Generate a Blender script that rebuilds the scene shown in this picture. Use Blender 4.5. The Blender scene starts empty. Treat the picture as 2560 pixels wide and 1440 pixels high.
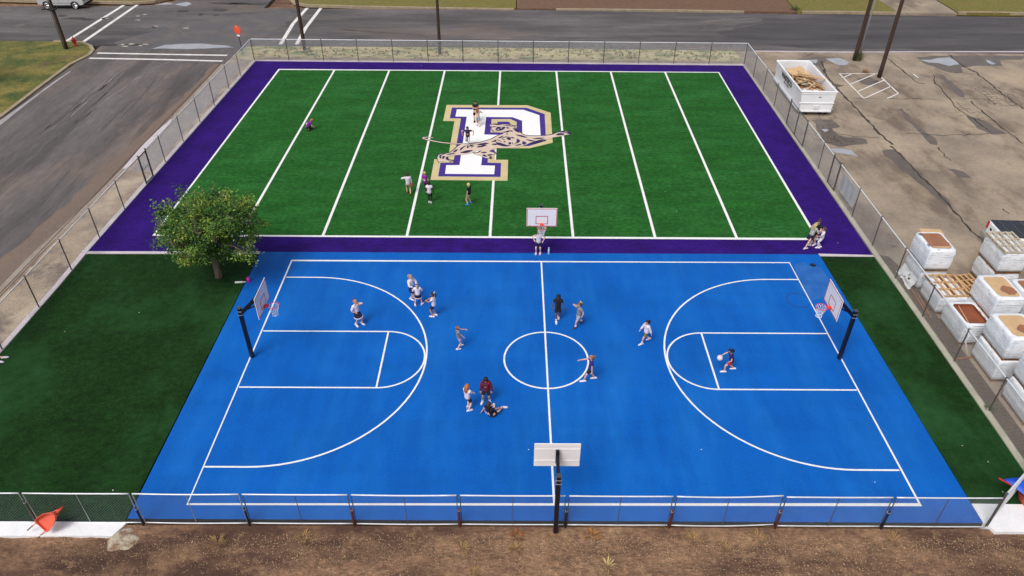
import bpy, bmesh, math, random
from mathutils import Vector, Matrix, noise
random.seed(7)
S = bpy.context.scene
COL = S.collection
PI = math.pi
V = Vector
# ------------------------------------------------------------------ camera model (surveyed from the court lines)
CX, CY, CZ, PITCH, YAW, ROLL, F = -1.45, -24.11, 21.536, 0.6331, 0.002, -0.0034, 1844.6
def G(u, v, z=0.0):
    """ground position seen at photo pixel (u, v), on the level plane z"""
    u -= 1280; v -= 720
    c, s = math.cos(-ROLL), math.sin(-ROLL)
    u, v = u*c - v*s, u*s + v*c
    x, up = u/F, -v/F
    c, s = math.cos(PITCH), math.sin(PITCH)
    y, zz = c + up*s, -s + up*c
    c, s = math.cos(YAW), math.sin(YAW)
    d = V((x*c - y*s, x*s + y*c, zz))
    t = (z - CZ)/d.z
    return V((CX + t*d.x, CY + t*d.y, z))
def GP(pts, z=0.0, ox=0, oy=0, k=1.0):
    return [G(ox + p[0]*k, oy + p[1]*k, z) for p in pts]
# ------------------------------------------------------------------ materials
def s2l(c):
    return tuple(((x/255)/12.92 if x/255 <= .04045 else ((x/255+.055)/1.055)**2.4) for x in c)
MATS = {}
def mat(name, col, rough=.8, metal=0., var=.12, scale=4., col2=None, bump=0., bscale=40., stretch=(1, 1, 1), spec=.5, fine=0., fscale=60., contrast=(.35, .65), trans=0., rough2=None):
    """procedural material: two colours mixed by a noise field, optional fine grain and bump"""
    if name in MATS: return MATS[name]
    m = bpy.data.materials.new(name); m.use_nodes = True
    nt = m.node_tree; N = nt.nodes; L = nt.links
    b = N['Principled BSDF']
    b.inputs['Roughness'].default_value = rough; b.inputs['Metallic'].default_value = metal
    b.inputs['Specular IOR Level'].default_value = spec
    if trans: b.inputs['Transmission Weight'].default_value = trans
    tc = N.new('ShaderNodeTexCoord'); mp = N.new('ShaderNodeMapping'); mp.inputs['Scale'].default_value = stretch
    L.new(tc.outputs['Object'], mp.inputs['Vector'])
    n1 = N.new('ShaderNodeTexNoise'); n1.inputs['Scale'].default_value = scale; n1.inputs['Detail'].default_value = 6; n1.inputs['Roughness'].default_value = .6
    L.new(mp.outputs[0], n1.inputs['Vector'])
    cr = N.new('ShaderNodeMapRange'); cr.inputs['From Min'].default_value = contrast[0]; cr.inputs['From Max'].default_value = contrast[1]
    L.new(n1.outputs['Fac'], cr.inputs['Value'])
    mx = N.new('ShaderNodeMix'); mx.data_type = 'RGBA'
    a = tuple(c*(1-var) for c in col); bb = col2 if col2 else tuple(min(1, c*(1+var)) for c in col)
    mx.inputs['A'].default_value = (*a, 1); mx.inputs['B'].default_value = (*bb, 1)
    L.new(cr.outputs[0], mx.inputs['Factor'])
    out = mx.outputs['Result']
    if fine:
        n2 = N.new('ShaderNodeTexNoise'); n2.inputs['Scale'].default_value = fscale; n2.inputs['Detail'].default_value = 3
        L.new(mp.outputs[0], n2.inputs['Vector'])
        r2 = N.new('ShaderNodeMapRange'); r2.inputs['From Min'].default_value = .25; r2.inputs['From Max'].default_value = .75
        r2.inputs['To Min'].default_value = 1-fine; r2.inputs['To Max'].default_value = 1+fine
        L.new(n2.outputs['Fac'], r2.inputs['Value'])
        vm = N.new('ShaderNodeVectorMath'); vm.operation = 'SCALE'
        L.new(out, vm.inputs[0]); L.new(r2.outputs[0], vm.inputs['Scale']); out = vm.outputs[0]
    L.new(out, b.inputs['Base Color'])
    if rough2 is not None:
        rr = N.new('ShaderNodeMapRange'); rr.inputs['To Min'].default_value = rough; rr.inputs['To Max'].default_value = rough2
        L.new(cr.outputs[0], rr.inputs['Value']); L.new(rr.outputs[0], b.inputs['Roughness'])
    if bump:
        n3 = N.new('ShaderNodeTexNoise'); n3.inputs['Scale'].default_value = bscale; n3.inputs['Detail'].default_value = 4
        L.new(mp.outputs[0], n3.inputs['Vector'])
        bp = N.new('ShaderNodeBump'); bp.inputs['Strength'].default_value = bump; bp.inputs['Distance'].default_value = .05
        L.new(n3.outputs['Fac'], bp.inputs['Height']); L.new(bp.outputs[0], b.inputs['Normal'])
    MATS[name] = m
    return m
def C(r, g, b, k=.86): return tuple(x*k for x in s2l((r, g, b)))
def tint(m, col, scale, lo, hi, stretch=(1, 1, 1), detail=5, off=0.):
    """lay a further patchy colour (stain, dirt, wear, painted shading) over a material's base colour"""
    nt = m.node_tree; N = nt.nodes; L = nt.links
    b = N['Principled BSDF']; src = b.inputs['Base Color'].links[0].from_socket
    tc = N.new('ShaderNodeTexCoord'); mp = N.new('ShaderNodeMapping'); mp.inputs['Scale'].default_value = stretch; mp.inputs['Location'].default_value = (off, off*.7, off*.3)
    L.new(tc.outputs['Object'], mp.inputs['Vector'])
    n = N.new('ShaderNodeTexNoise'); n.inputs['Scale'].default_value = scale; n.inputs['Detail'].default_value = detail; n.inputs['Roughness'].default_value = .65
    L.new(mp.outputs[0], n.inputs['Vector'])
    r = N.new('ShaderNodeMapRange'); r.inputs['From Min'].default_value = lo; r.inputs['From Max'].default_value = hi
    L.new(n.outputs['Fac'], r.inputs['Value'])
    mx = N.new('ShaderNodeMix'); mx.data_type = 'RGBA'; mx.inputs['B'].default_value = (*col, 1)
    L.new(r.outputs[0], mx.inputs['Factor']); L.new(src, mx.inputs['A']); L.new(mx.outputs['Result'], b.inputs['Base Color'])
    return m

def grain(m, scale, amp, stretch=(1, 1, 1), detail=3, off=0., lo=.3, hi=.7):
    """multiply a material's base colour by a noise field (pile, grit, roller marks)"""
    nt = m.node_tree; N = nt.nodes; L = nt.links
    b = N['Principled BSDF']; src = b.inputs['Base Color'].links[0].from_socket
    tc = N.new('ShaderNodeTexCoord'); mp = N.new('ShaderNodeMapping'); mp.inputs['Scale'].default_value = stretch; mp.inputs['Location'].default_value = (off, off, off)
    L.new(tc.outputs['Object'], mp.inputs['Vector'])
    n = N.new('ShaderNodeTexNoise'); n.inputs['Scale'].default_value = scale; n.inputs['Detail'].default_value = detail
    L.new(mp.outputs[0], n.inputs['Vector'])
    r = N.new('ShaderNodeMapRange'); r.inputs['From Min'].default_value = lo; r.inputs['From Max'].default_value = hi; r.inputs['To Min'].default_value = 1-amp; r.inputs['To Max'].default_value = 1+amp; r.clamp = False
    L.new(n.outputs['Fac'], r.inputs['Value'])
    vm = N.new('ShaderNodeVectorMath'); vm.operation = 'SCALE'; L.new(src, vm.inputs[0]); L.new(r.outputs[0], vm.inputs['Scale']); L.new(vm.outputs[0], b.inputs['Base Color'])
    return m
M_court = mat('court_paint', C(3, 95, 188), .62, var=.10, scale=.35, fine=.10, fscale=14, bump=.05, bscale=30, contrast=(.3, .7), spec=.16)
tint(M_court, C(22, 112, 200), .5, .45, .8, (1, .3, 1))
grain(M_court, 2.2, .05, (1, .12, 1)); grain(M_court, 1.1, .05, (.15, 1, 1), off=4); grain(M_court, 9, .05, off=2)
M_white = mat('white_line_paint', (.80, .80, .80), .6, var=.05, scale=6)
tint(M_white, (.60, .62, .64), 1.3, .58, .74, (1, 1, 1)); grain(M_white, 20, .06)
M_turf = mat('turf_green', C(35, 94, 35), .9, var=.16, scale=.9, fine=.42, fscale=11, bump=.5, bscale=22, stretch=(.55, 1.5, 1), spec=.15)
tint(M_turf, C(48, 112, 54), .35, .48, .80, (.7, 1.2, 1))
grain(M_turf, 4.2, .30, (.75, 1.3, 1), 4); grain(M_turf, .9, .10, (.5, 1.3, 1), off=3)
M_turfdark = mat('turf_dark_green', C(20, 52, 15), .9, var=.2, scale=.7, fine=.45, fscale=10, bump=.5, bscale=20, stretch=(.8, 1.2, 1), spec=.15)
tint(M_turfdark, C(30, 68, 32), .3, .48, .78, (1, .6, 1))
grain(M_turfdark, 3.0, .30, (1.0, 1.3, 1), 4); tint(M_turfdark, C(44, 92, 50), .13, .50, .72, (1, .7, 1), off=11)
M_purple = mat('turf_purple', C(47, 17, 112), .9, var=.2, scale=.6, fine=.35, fscale=11, bump=.5, bscale=22, spec=.15)
grain(M_purple, 3.2, .2, (.6, 1.5, 1), 4)
M_gold = mat('turf_gold', C(212, 196, 148), .9, var=.06, scale=1, fine=.08, fscale=14)
M_lpurple = mat('turf_logo_purple', C(64, 40, 140), .9, var=.12, scale=1, fine=.2, fscale=14)
M_lwhite = mat('turf_logo_white', (.82, .82, .82), .9, var=.03, scale=2)
M_tan = mat('turf_tan', C(222, 200, 182), .9, var=.05, scale=2)
M_ldark = mat('turf_ink', C(44, 28, 84), .9, var=.1, scale=3)
M_asph = mat('asphalt', C(92, 87, 88), .85, var=.16, scale=.25, fine=.16, fscale=5, stretch=(.35, 1.4, 1), bump=.15, bscale=20, col2=C(112, 106, 107))
tint(M_asph, C(128, 110, 96), .10, .52, .72, (.5, 1, 1), off=3)
tint(M_asph, C(70, 68, 72), .16, .50, .66, (.22, 1.6, 1), off=9)
M_asph2 = mat('asphalt_side', C(94, 88, 88), .85, var=.16, scale=.25, fine=.16, fscale=5, stretch=(1.6, .3, 1), bump=.15, bscale=20, col2=C(112, 105, 104))
tint(M_asph2, C(138, 118, 104), .12, .52, .74, (1, .5, 1), off=5)
tint(M_asph2, C(76, 70, 70), .25, .55, .7, (1.6, .18, 1), off=2)
grain(M_asph, 2.0, .12, (.3, 1.6, 1), 5); grain(M_asph2, 2.0, .12, (1.6, .25, 1), 5)
M_conc = mat('old_concrete', C(152, 138, 123), .85, var=.16, scale=.3, fine=.12, fscale=5, bump=.15, bscale=14, col2=C(176, 158, 138))
tint(M_conc, C(120, 104, 92), .25, .50, .64, (1.3, .7, 1), off=4)
tint(M_conc, C(186, 168, 142), .2, .58, .8, (1, .6, 1), off=8)
M_wet = mat('wet_concrete', C(104, 92, 84), .35, var=.15, scale=1, fine=.1, fscale=8)
M_crack = mat('crack_dark', C(62, 56, 52), .9, var=.3, scale=3)
M_puddle = mat('puddle_water', C(172, 174, 182), .06, var=.1, scale=1, spec=.8)  # pale base colour carries part of the sky reflection
M_dirtg = mat('sand_soil', C(154, 132, 112), .95, var=.2, scale=.4, fine=.22, fscale=9, bump=.5, bscale=12, col2=C(178, 156, 130))
tint(M_dirtg, C(112, 92, 80), .45, .50, .62, off=2)
tint(M_dirtg, C(196, 176, 150), .35, .52, .66, off=9)
M_soil = mat('brown_soil', C(126, 95, 75), .95, var=.16, scale=.7, fine=.45, fscale=10, bump=.9, bscale=9, col2=C(150, 117, 90), stretch=(.6, 1.3, 1))
tint(M_soil, C(82, 57, 45), .28, .47, .64, (.4, 1.6, 1), off=6)
tint(M_soil, C(150, 116, 88), .55, .52, .72, (.7, 1.2, 1), off=12)
tint(M_soil, C(168, 140, 104), 1.1, .58, .78, off=1)
grain(M_soil, 5, .18, detail=4); grain(M_soil, 18, .22)
M_lawn = mat('dry_lawn', C(74, 96, 34), .95, var=.3, scale=.5, fine=.4, fscale=7, bump=.6, bscale=9, col2=C(132, 120, 60))
tint(M_lawn, C(108, 86, 58), .35, .58, .72, off=3)
M_lawn2 = mat('yellow_lawn', C(140, 126, 66), .95, var=.25, scale=.6, fine=.35, fscale=6, bump=.6, bscale=8, col2=C(112, 110, 46))
tint(M_lawn2, C(120, 96, 70), .5, .60, .74, off=7)
M_verge = mat('pale_dry_grass', C(206, 198, 152), .95, var=.12, scale=.8, fine=.25, fscale=8, bump=.5, bscale=9, col2=C(184, 164, 124))
tint(M_verge, C(112, 128, 80), .55, .52, .62, (.6, 1.6, 1), off=2)
tint(M_verge, C(116, 106, 78), 1.6, .56, .63, (.6, 1.6, 1), off=5)
M_kerb = mat('kerb_concrete', C(164, 148, 124), .9, var=.16, scale=1.2, fine=.15, fscale=12, bump=.2, bscale=20)
M_curbw = mat('pale_concrete', C(204, 194, 200), .85, var=.1, scale=.9, fine=.1, fscale=12, bump=.15, bscale=20)
M_curbg = mat('greenish_concrete', C(176, 172, 156), .85, var=.12, scale=.9, fine=.1, fscale=12, bump=.15, bscale=20)
M_slab = mat('whitewashed_concrete', (.78, .78, .80), .8, var=.06, scale=1.2, fine=.05, fscale=12)
M_galv = mat('galvanised_steel', C(190, 192, 196), .45, .6, var=.12, scale=6)
M_wire = mat('chain_wire', C(196, 198, 200), .5, .3, var=.1, scale=3)
M_wiren = mat('chain_wire_dull', C(150, 156, 166), .55, .3, var=.15, scale=3)
M_post = mat('weathered_post', C(96, 90, 88), .6, .3, var=.2, scale=5)
M_rust = mat('red_steel_post', C(104, 34, 30), .7, .2, var=.3, scale=8)
M_navypost = mat('dark_steel_post', C(30, 32, 52), .6, .2, var=.2, scale=8)
M_black = mat('black_powder_coat', C(20, 20, 34), .38, .1, var=.15, scale=5)
M_board = mat('backboard_white', (.80, .78, .80), .35, var=.03, scale=2)
M_red = mat('signal_red', C(196, 44, 56), .5, var=.08, scale=5)
M_orange = mat('rim_orange', C(236, 62, 40), .4, var=.08, scale=5)
M_net = mat('net_cord', (.78, .80, .84), .9, var=.05, scale=9)
M_strap = mat('steel_strap', C(214, 216, 222), .35, .6, var=.06, scale=9)
M_wood = mat('pole_timber', C(66, 48, 40), .9, var=.28, scale=3, stretch=(4, 4, .4), bump=.4, bscale=12)
M_bark = mat('tree_bark', C(124, 108, 92), .95, var=.35, scale=6, stretch=(3, 3, .6), bump=.9, bscale=14)
M_pine = mat('raw_pine', C(208, 168, 122), .8, var=.18, scale=2.5, stretch=(1, 1, 6), fine=.12, fscale=20)
M_pine2 = mat('dark_pine', C(150, 106, 66), .85, var=.25, scale=3, stretch=(1, 1, 6))
M_pine3 = mat('grey_pine', C(196, 184, 166), .9, var=.15, scale=3)
M_card = mat('brown_cardboard', C(164, 112, 84), .9, var=.14, scale=1.2, fine=.06, fscale=10)
M_card2 = mat('tan_cardboard', C(214, 178, 136), .9, var=.1, scale=1.2, fine=.05, fscale=10)
M_card3 = mat('rust_cardboard', C(146, 82, 52), .9, var=.2, scale=1.2)
M_wpaint = mat('white_steel_paint', (.78, .79, .82), .45, var=.05, scale=1.2, fine=.03, fscale=14)
tint(M_wpaint, (.42, .36, .32), 1.1, .68, .80, (1, 1, 2.5), off=3)
M_dark = mat('dark_void', C(34, 30, 30), .8, var=.2, scale=4)
M_ink = mat('black_lettering', C(24, 22, 30), .7, var=.1, scale=8)
M_pvc = mat('white_plastic_sheet', (.80, .80, .82), .35, var=.05, scale=3)
M_rubber = mat('black_rubber', C(26, 26, 28), .85, var=.2, scale=8)
M_silver = mat('silver_car_paint', C(198, 198, 200), .35, .15, var=.04, scale=3)
M_glass = mat('dark_car_glass', C(28, 32, 38), .08, .0, var=.1, scale=2, spec=.8)
M_chrome = mat('bright_alloy', C(214, 214, 216), .25, .8, var=.05, scale=5)
M_vwhite = mat('white_car_paint', (.78, .79, .82), .3, var=.03, scale=3)
M_tonneau = mat('black_bed_cover', C(48, 52, 62), .7, var=.12, scale=3)
M_hyd = mat('hydrant_red', C(186, 62, 42), .6, var=.15, scale=9)
M_sign = mat('faded_sign_orange', C(232, 84, 52), .6, var=.1, scale=4)
M_wbar = mat('barrow_orange', C(240, 108, 84), .55, var=.1, scale=3)
M_tarp = mat('blue_tarp', C(16, 84, 214), .5, var=.12, scale=2, bump=.3, bscale=6)
M_weed = mat('dry_weed', C(160, 128, 84), .95, var=.25, scale=8)
M_weed2 = mat('green_weed', C(92, 104, 48), .95, var=.3, scale=8)
M_rail = mat('bright_rail', (.72, .74, .78), .4, .2, var=.06, scale=6)
M_stone = mat('pale_pebble', C(186, 158, 124), .95, var=.3, scale=3)
def wrapmat():
    m = mat('stretch_wrap', (.76, .78, .82), .35, var=.06, scale=1.6, bump=.5, bscale=4)
    nt = m.node_tree; N = nt.nodes; L = nt.links; b = N['Principled BSDF']; src = b.inputs['Base Color'].links[0].from_socket
    tc = N.new('ShaderNodeTexCoord'); sp = N.new('ShaderNodeSeparateXYZ'); L.new(tc.outputs['Object'], sp.inputs[0])
    ad = N.new('ShaderNodeMath'); ad.operation = 'ADD'; L.new(sp.outputs[0], ad.inputs[0]); L.new(sp.outputs[1], ad.inputs[1])
    cb = N.new('ShaderNodeCombineXYZ'); L.new(ad.outputs[0], cb.inputs[0]); L.new(sp.outputs[2], cb.inputs[1])
    br = N.new('ShaderNodeTexBrick'); br.inputs['Scale'].default_value = 1; br.inputs['Brick Width'].default_value = 40; br.inputs['Row Height'].default_value = .135
    br.inputs['Mortar Size'].default_value = .009; br.inputs['Mortar Smooth'].default_value = .2
    L.new(cb.outputs[0], br.inputs['Vector'])
    mp = N.new('ShaderNodeMapping'); mp.inputs['Scale'].default_value = (2.6, 2.6, 14.); L.new(tc.outputs['Object'], mp.inputs['Vector'])
    no = N.new('ShaderNodeTexNoise'); no.inputs['Scale'].default_value = 1.0; no.inputs['Detail'].default_value = 1; L.new(mp.outputs[0], no.inputs['Vector'])
    r = N.new('ShaderNodeMapRange'); r.inputs['From Min'].default_value = .55; r.inputs['From Max'].default_value = .58; L.new(no.outputs['Fac'], r.inputs['Value'])
    mu = N.new('ShaderNodeMath'); mu.operation = 'MULTIPLY'; L.new(br.outputs['Fac'], mu.inputs[0]); L.new(r.outputs[0], mu.inputs[1])
    mx = N.new('ShaderNodeMix'); mx.data_type = 'RGBA'; mx.inputs['B'].default_value = (.12, .12, .15, 1)
    L.new(mu.outputs[0], mx.inputs['Factor']); L.new(src, mx.inputs['A']); L.new(mx.outputs['Result'], b.inputs['Base Color'])
    return m
M_wrap = wrapmat()
tint(M_wrap, (.56, .60, .66), 1.5, .50, .72, (1, 1, 1.6), off=3); tint(M_wrap, (.62, .60, .57), .9, .60, .78, off=8)  # bluish grey shading painted into the wrap, then tan grey dirt
# ------------------------------------------------------------------ mesh helpers
class MB:
    """collects shapes, then links them as ONE mesh object"""
    def __init__(s): s.v = []; s.f = []; s.m = []; s.k = 0
    def add(s, vs, fs):
        o = len(s.v); s.v += [V(p) for p in vs]; s.f += [[o+i for i in f] for f in fs]; s.m += [s.k]*len(fs); return s
    def box(s, c, d, rz=0., M=None, taper=1.):
        x, y, z = d[0]/2, d[1]/2, d[2]/2
        R = M if M else Matrix.Rotation(rz, 3, 'Z')
        P = [V(c) + R @ V((sx*x*(taper if sz > 0 else 1), sy*y*(taper if sz > 0 else 1), sz*z)) for sz in (-1, 1) for sy in (-1, 1) for sx in (-1, 1)]
        return s.add(P, [(0, 2, 3, 1), (4, 5, 7, 6), (0, 1, 5, 4), (2, 6, 7, 3), (0, 4, 6, 2), (1, 3, 7, 5)])
    def tube(s, pts, r, n=8, cap=True, flat=None):
        """loft a round (or flattened) section along points; r = number or list"""
        pts = [V(p) for p in pts]; k = len(pts)
        rs = r if isinstance(r, (list, tuple)) else [r]*k
        vs = []; up = None
        for i, p in enumerate(pts):
            d = (pts[min(i+1, k-1)] - pts[max(i-1, 0)])
            d = d.normalized() if d.length > 1e-9 else V((0, 0, 1))
            if up is None:
                up = V((0, 0, 1)) if abs(d.z) < .9 else V((1, 0, 0))
            a = d.cross(up)
            if a.length < 1e-6: a = d.orthogonal()
            a.normalize(); b = a.cross(d).normalized(); up = b
            fx = flat[i] if flat else 1.
            for j in range(n):
                t = 2*PI*j/n
                vs.append(p + a*math.cos(t)*rs[i] + b*math.sin(t)*rs[i]*fx)
        fs = [(i*n+j, i*n+(j+1) % n, (i+1)*n+(j+1) % n, (i+1)*n+j) for i in range(k-1) for j in range(n)]
        if cap: fs += [tuple(range(n-1, -1, -1)), tuple(range((k-1)*n, k*n))]
        return s.add(vs, fs)
    def poly(s, pts, z=None):
        P = [V((p[0], p[1], p[2] if z is None and len(p) > 2 else (z or 0))) for p in pts]
        ar = sum(P[i].x*P[(i+1) % len(P)].y - P[(i+1) % len(P)].x*P[i].y for i in range(len(P)))
        if ar < 0: P.reverse()
        return s.add(P, [tuple(range(len(P)))])
    def prism(s, pts, z0, z1):
        P = [(p[0], p[1]) for p in pts]
        ar = sum(P[i][0]*P[(i+1) % len(P)][1] - P[(i+1) % len(P)][0]*P[i][1] for i in range(len(P)))
        if ar < 0: P.reverse()
        n = len(P)
        return s.add([(x, y, z0) for x, y in P] + [(x, y, z1) for x, y in P],
                     [tuple(range(n-1, -1, -1)), tuple(range(n, 2*n))] + [(i, (i+1) % n, n+(i+1) % n, n+i) for i in range(n)])
    def ribbon(s, pts, w, z=None, closed=False):
        """flat painted stripe along a polyline; w = number or list"""
        P = [V((p[0], p[1], 0)) for p in pts]; k = len(P); vs = []
        for i in range(k):
            if closed: a, b = P[i-1], P[(i+1) % k]
            else: a, b = P[max(i-1, 0)], P[min(i+1, k-1)]
            d = (b-a).normalized(); nrm = V((-d.y, d.x, 0))
            ww = (w[i] if isinstance(w, (list, tuple)) else w)/2
            # mitre
            if 0 < i < k-1 or closed:
                e = (P[i]-a).normalized() if (P[i]-a).length > 1e-9 else d
                c = max(.5, abs(e.dot(d))); ww /= c
            zz = z if z is not None else pts[i][2]
            vs += [(P[i].x+nrm.x*ww, P[i].y+nrm.y*ww, zz), (P[i].x-nrm.x*ww, P[i].y-nrm.y*ww, zz)]
        fs = [(2*i+1, 2*i+3, 2*i+2, 2*i) for i in range(k-1)]
        if closed: fs.append((2*k-1, 1, 0, 2*k-2))
        return s.add(vs, fs)
    def ball(s, c, r, n=10, m=7):
        c = V(c); r = (r, r, r) if not isinstance(r, (tuple, list)) else r
        vs = [c+V((0, 0, -r[2]))]
        for i in range(1, m):
            t = -PI/2 + PI*i/m
            vs += [c+V((r[0]*math.cos(t)*math.cos(2*PI*j/n), r[1]*math.cos(t)*math.sin(2*PI*j/n), r[2]*math.sin(t))) for j in range(n)]
        vs.append(c+V((0, 0, r[2])))
        fs = [(0, 1+(j+1) % n, 1+j) for j in range(n)]
        for i in range(m-2):
            for j in range(n):
                a = 1+i*n+j; b = 1+i*n+(j+1) % n; fs.append((a, b, b+n, a+n))
        t = len(vs)-1; o = 1+(m-2)*n
        fs += [(o+j, o+(j+1) % n, t) for j in range(n)]
        return s.add(vs, fs)
    def build(s, name, mats, parent=None, smooth=False, off=None):
        me = bpy.data.meshes.new(name)
        vs = [tuple(p-off) for p in s.v] if off is not None else [tuple(p) for p in s.v]
        me.from_pydata(vs, [], s.f)
        ms = mats if isinstance(mats, (list, tuple)) else [mats]
        for m in ms: me.materials.append(m)
        if len(ms) > 1: me.polygons.foreach_set('material_index', s.m)
        if smooth: me.polygons.foreach_set('use_smooth', [True]*len(me.polygons))
        me.update()
        o = bpy.data.objects.new(name, me); COL.objects.link(o)
        if parent is not None: o.parent = parent
        return o
def tag(o, label=None, cat=None, group=None, kind=None):
    if label: o['label'] = label
    if cat: o['category'] = cat
    if group: o['group'] = group
    if kind: o['kind'] = kind
    return o
def thing(name, loc, label, cat, group=None, rz=0.):
    o = bpy.data.objects.new(name, None); COL.objects.link(o)
    o.empty_display_size = .2; o.location = loc; o.rotation_euler = (0, 0, rz)
    return tag(o, label, cat, group)
def bevel(o, w, seg=1):
    m = o.modifiers.new('Bevel', 'BEVEL'); m.width = w; m.segments = seg; m.limit_method = 'ANGLE'
    return o
def copy_tree(o, parent=None):
    c = o.copy(); COL.objects.link(c)
    if parent: c.parent = parent
    for ch in list(o.children): copy_tree(ch, c)
    return c
def text_mesh(txt, size, bold=0.0):
    cu = bpy.data.curves.new('lettering', 'FONT'); cu.body = txt; cu.size = size; cu.align_x = 'CENTER'; cu.align_y = 'CENTER'; cu.offset = bold; cu.extrude = .002
    o = bpy.data.objects.new('lettering', cu); COL.objects.link(o)
    dg = bpy.context.evaluated_depsgraph_get()
    me = bpy.data.meshes.new_from_object(o.evaluated_get(dg))
    bpy.data.objects.remove(o); bpy.data.curves.remove(cu)
    return me
def lettering(txt, size, m, parent, matrix, name='lettering', bold=0.0):
    me = text_mesh(txt, size, bold); me.transform(matrix); me.materials.clear(); me.materials.append(m)
    o = bpy.data.objects.new(name, me); COL.objects.link(o); o.parent = parent
    return o
def struct(name, mb, m, label, smooth=False):
    return tag(mb.build(name, m, None, smooth), label, name.replace('_', ' ').split(' ')[-1], None, 'structure')
ROLLSIGN, SKYS, SUNE, EXPO = -1, .10, 1.5, 0.36
# ------------------------------------------------------------------ people
SK = [('light', (226, 178, 152)), ('tan', (190, 138, 110)), ('brown', (112, 76, 58)), ('dark', (62, 44, 38)), ('pale', (236, 198, 176))]
SKIN = {n: mat('skin_' + n, C(*c), .55, var=.06, scale=12) for n, c in SK}
M_eye = mat('eye_dark', C(30, 26, 28), .3); M_lip = mat('lip', C(176, 96, 92), .5)
def cloth(n, c, var=.12): return mat('cloth_' + n, C(*c), .9, var=var, scale=9, bump=.3, bscale=25)
def ik(a, c, l1, l2, hint):
    """middle joint of a two-bone limb from a to c"""
    a, c = V(a), V(c); d = c - a; L = min(d.length, (l1+l2)*.999)
    if d.length < 1e-6: d = V((0, 0, -1))
    u = d.normalized(); c = a + u*L
    x = (l1*l1 - l2*l2 + L*L)/(2*L); h = math.sqrt(max(0, l1*l1 - x*x))
    w = V(hint); w = w - u*w.dot(u)
    w = w.normalized() if w.length > 1e-6 else u.orthogonal().normalized()
    return a + u*x + w*h, c
def skin_mesh(name, pts, edges, root, sub=1):
    me = bpy.data.meshes.new(name); me.from_pydata([tuple(p[0]) for p in pts], edges, [])
    o = bpy.data.objects.new(name, me); COL.objects.link(o)
    md = o.modifiers.new('Skin', 'SKIN'); md.use_smooth_shade = True
    sv = me.skin_vertices[0].data
    for i, p in enumerate(pts):
        r = p[1]; sv[i].radius = r if isinstance(r, tuple) else (r, r)
        sv[i].use_root = (i == root)
    if sub:
        ss = o.modifiers.new('Subdivision', 'SUBSURF'); ss.levels = sub; ss.render_levels = sub
    dg = bpy.context.evaluated_depsgraph_get()
    out = bpy.data.meshes.new_from_object(o.evaluated_get(dg))
    bpy.data.objects.remove(o); bpy.data.meshes.remove(me)
    return out
def mb_from(me):
    b = MB(); b.add([v.co.copy() for v in me.vertices], [tuple(p.vertices) for p in me.polygons]); bpy.data.meshes.remove(me); return b
def shoe(b, ank, toe, k):
    ank = V(ank); d = V(toe); d.z = d.z; d.normalize()
    base = ank + V((0, 0, -.07*k))
    secs = [(-.075, .026, .034), (-.05, .040, .040), (0, .042, .044), (.06, .043, .034), (.11, .044, .028), (.15, .034, .022), (.165, .015, .012)]
    sd = d.cross(V((0, 0, 1))).normalized(); up = sd.cross(d).normalized()
    vs = []; n = 8
    for (t, w, h) in secs:
        c = base + d*t*k + up*h*k
        vs += [c + sd*w*k*math.cos(2*PI*j/n) + up*h*k*math.sin(2*PI*j/n) for j in range(n)]
    m = len(secs)
    b.add(vs, [(i*n+j, i*n+(j+1) % n, (i+1)*n+(j+1) % n, (i+1)*n+j) for i in range(m-1) for j in range(n)] + [tuple(range(n)), tuple(range((m-1)*n, m*n))])
def hand(b, w, d, side, k):
    """palm, four unequal curled fingers and a thumb"""
    w = V(w); d = V(d).normalized(); sd = d.cross(V((0, 0, 1)))
    sd = sd.normalized() if sd.length > 1e-3 else V((0, 1, 0)); nr = sd.cross(d).normalized()
    pl = w + d*.035*k
    R = Matrix((sd, d, nr)).transposed()
    b.box(pl, (.058*k, .075*k, .024*k), M=R)
    for i, (o, l) in enumerate(((-.021, .050), (-.007, .062), (.007, .058), (.021, .045))):
        p0 = w + d*.07*k + sd*o*k; p1 = p0 + d*l*.5*k - nr*.006*k; p2 = p1 + (d*.8 - nr*.6)*l*.5*k
        b.tube([p0, p1, p2], [.0085*k, .008*k, .006*k], 4)
    t0 = w + d*.02*k + sd*side*.028*k; t1 = t0 + (d*.6 + sd*side*.8)*.03*k; t2 = t1 + (d*.9 + sd*side*.2)*.026*k
    b.tube([t0, t1, t2], [.011*k, .010*k, .007*k], 4)
PEOPLE = []
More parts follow.
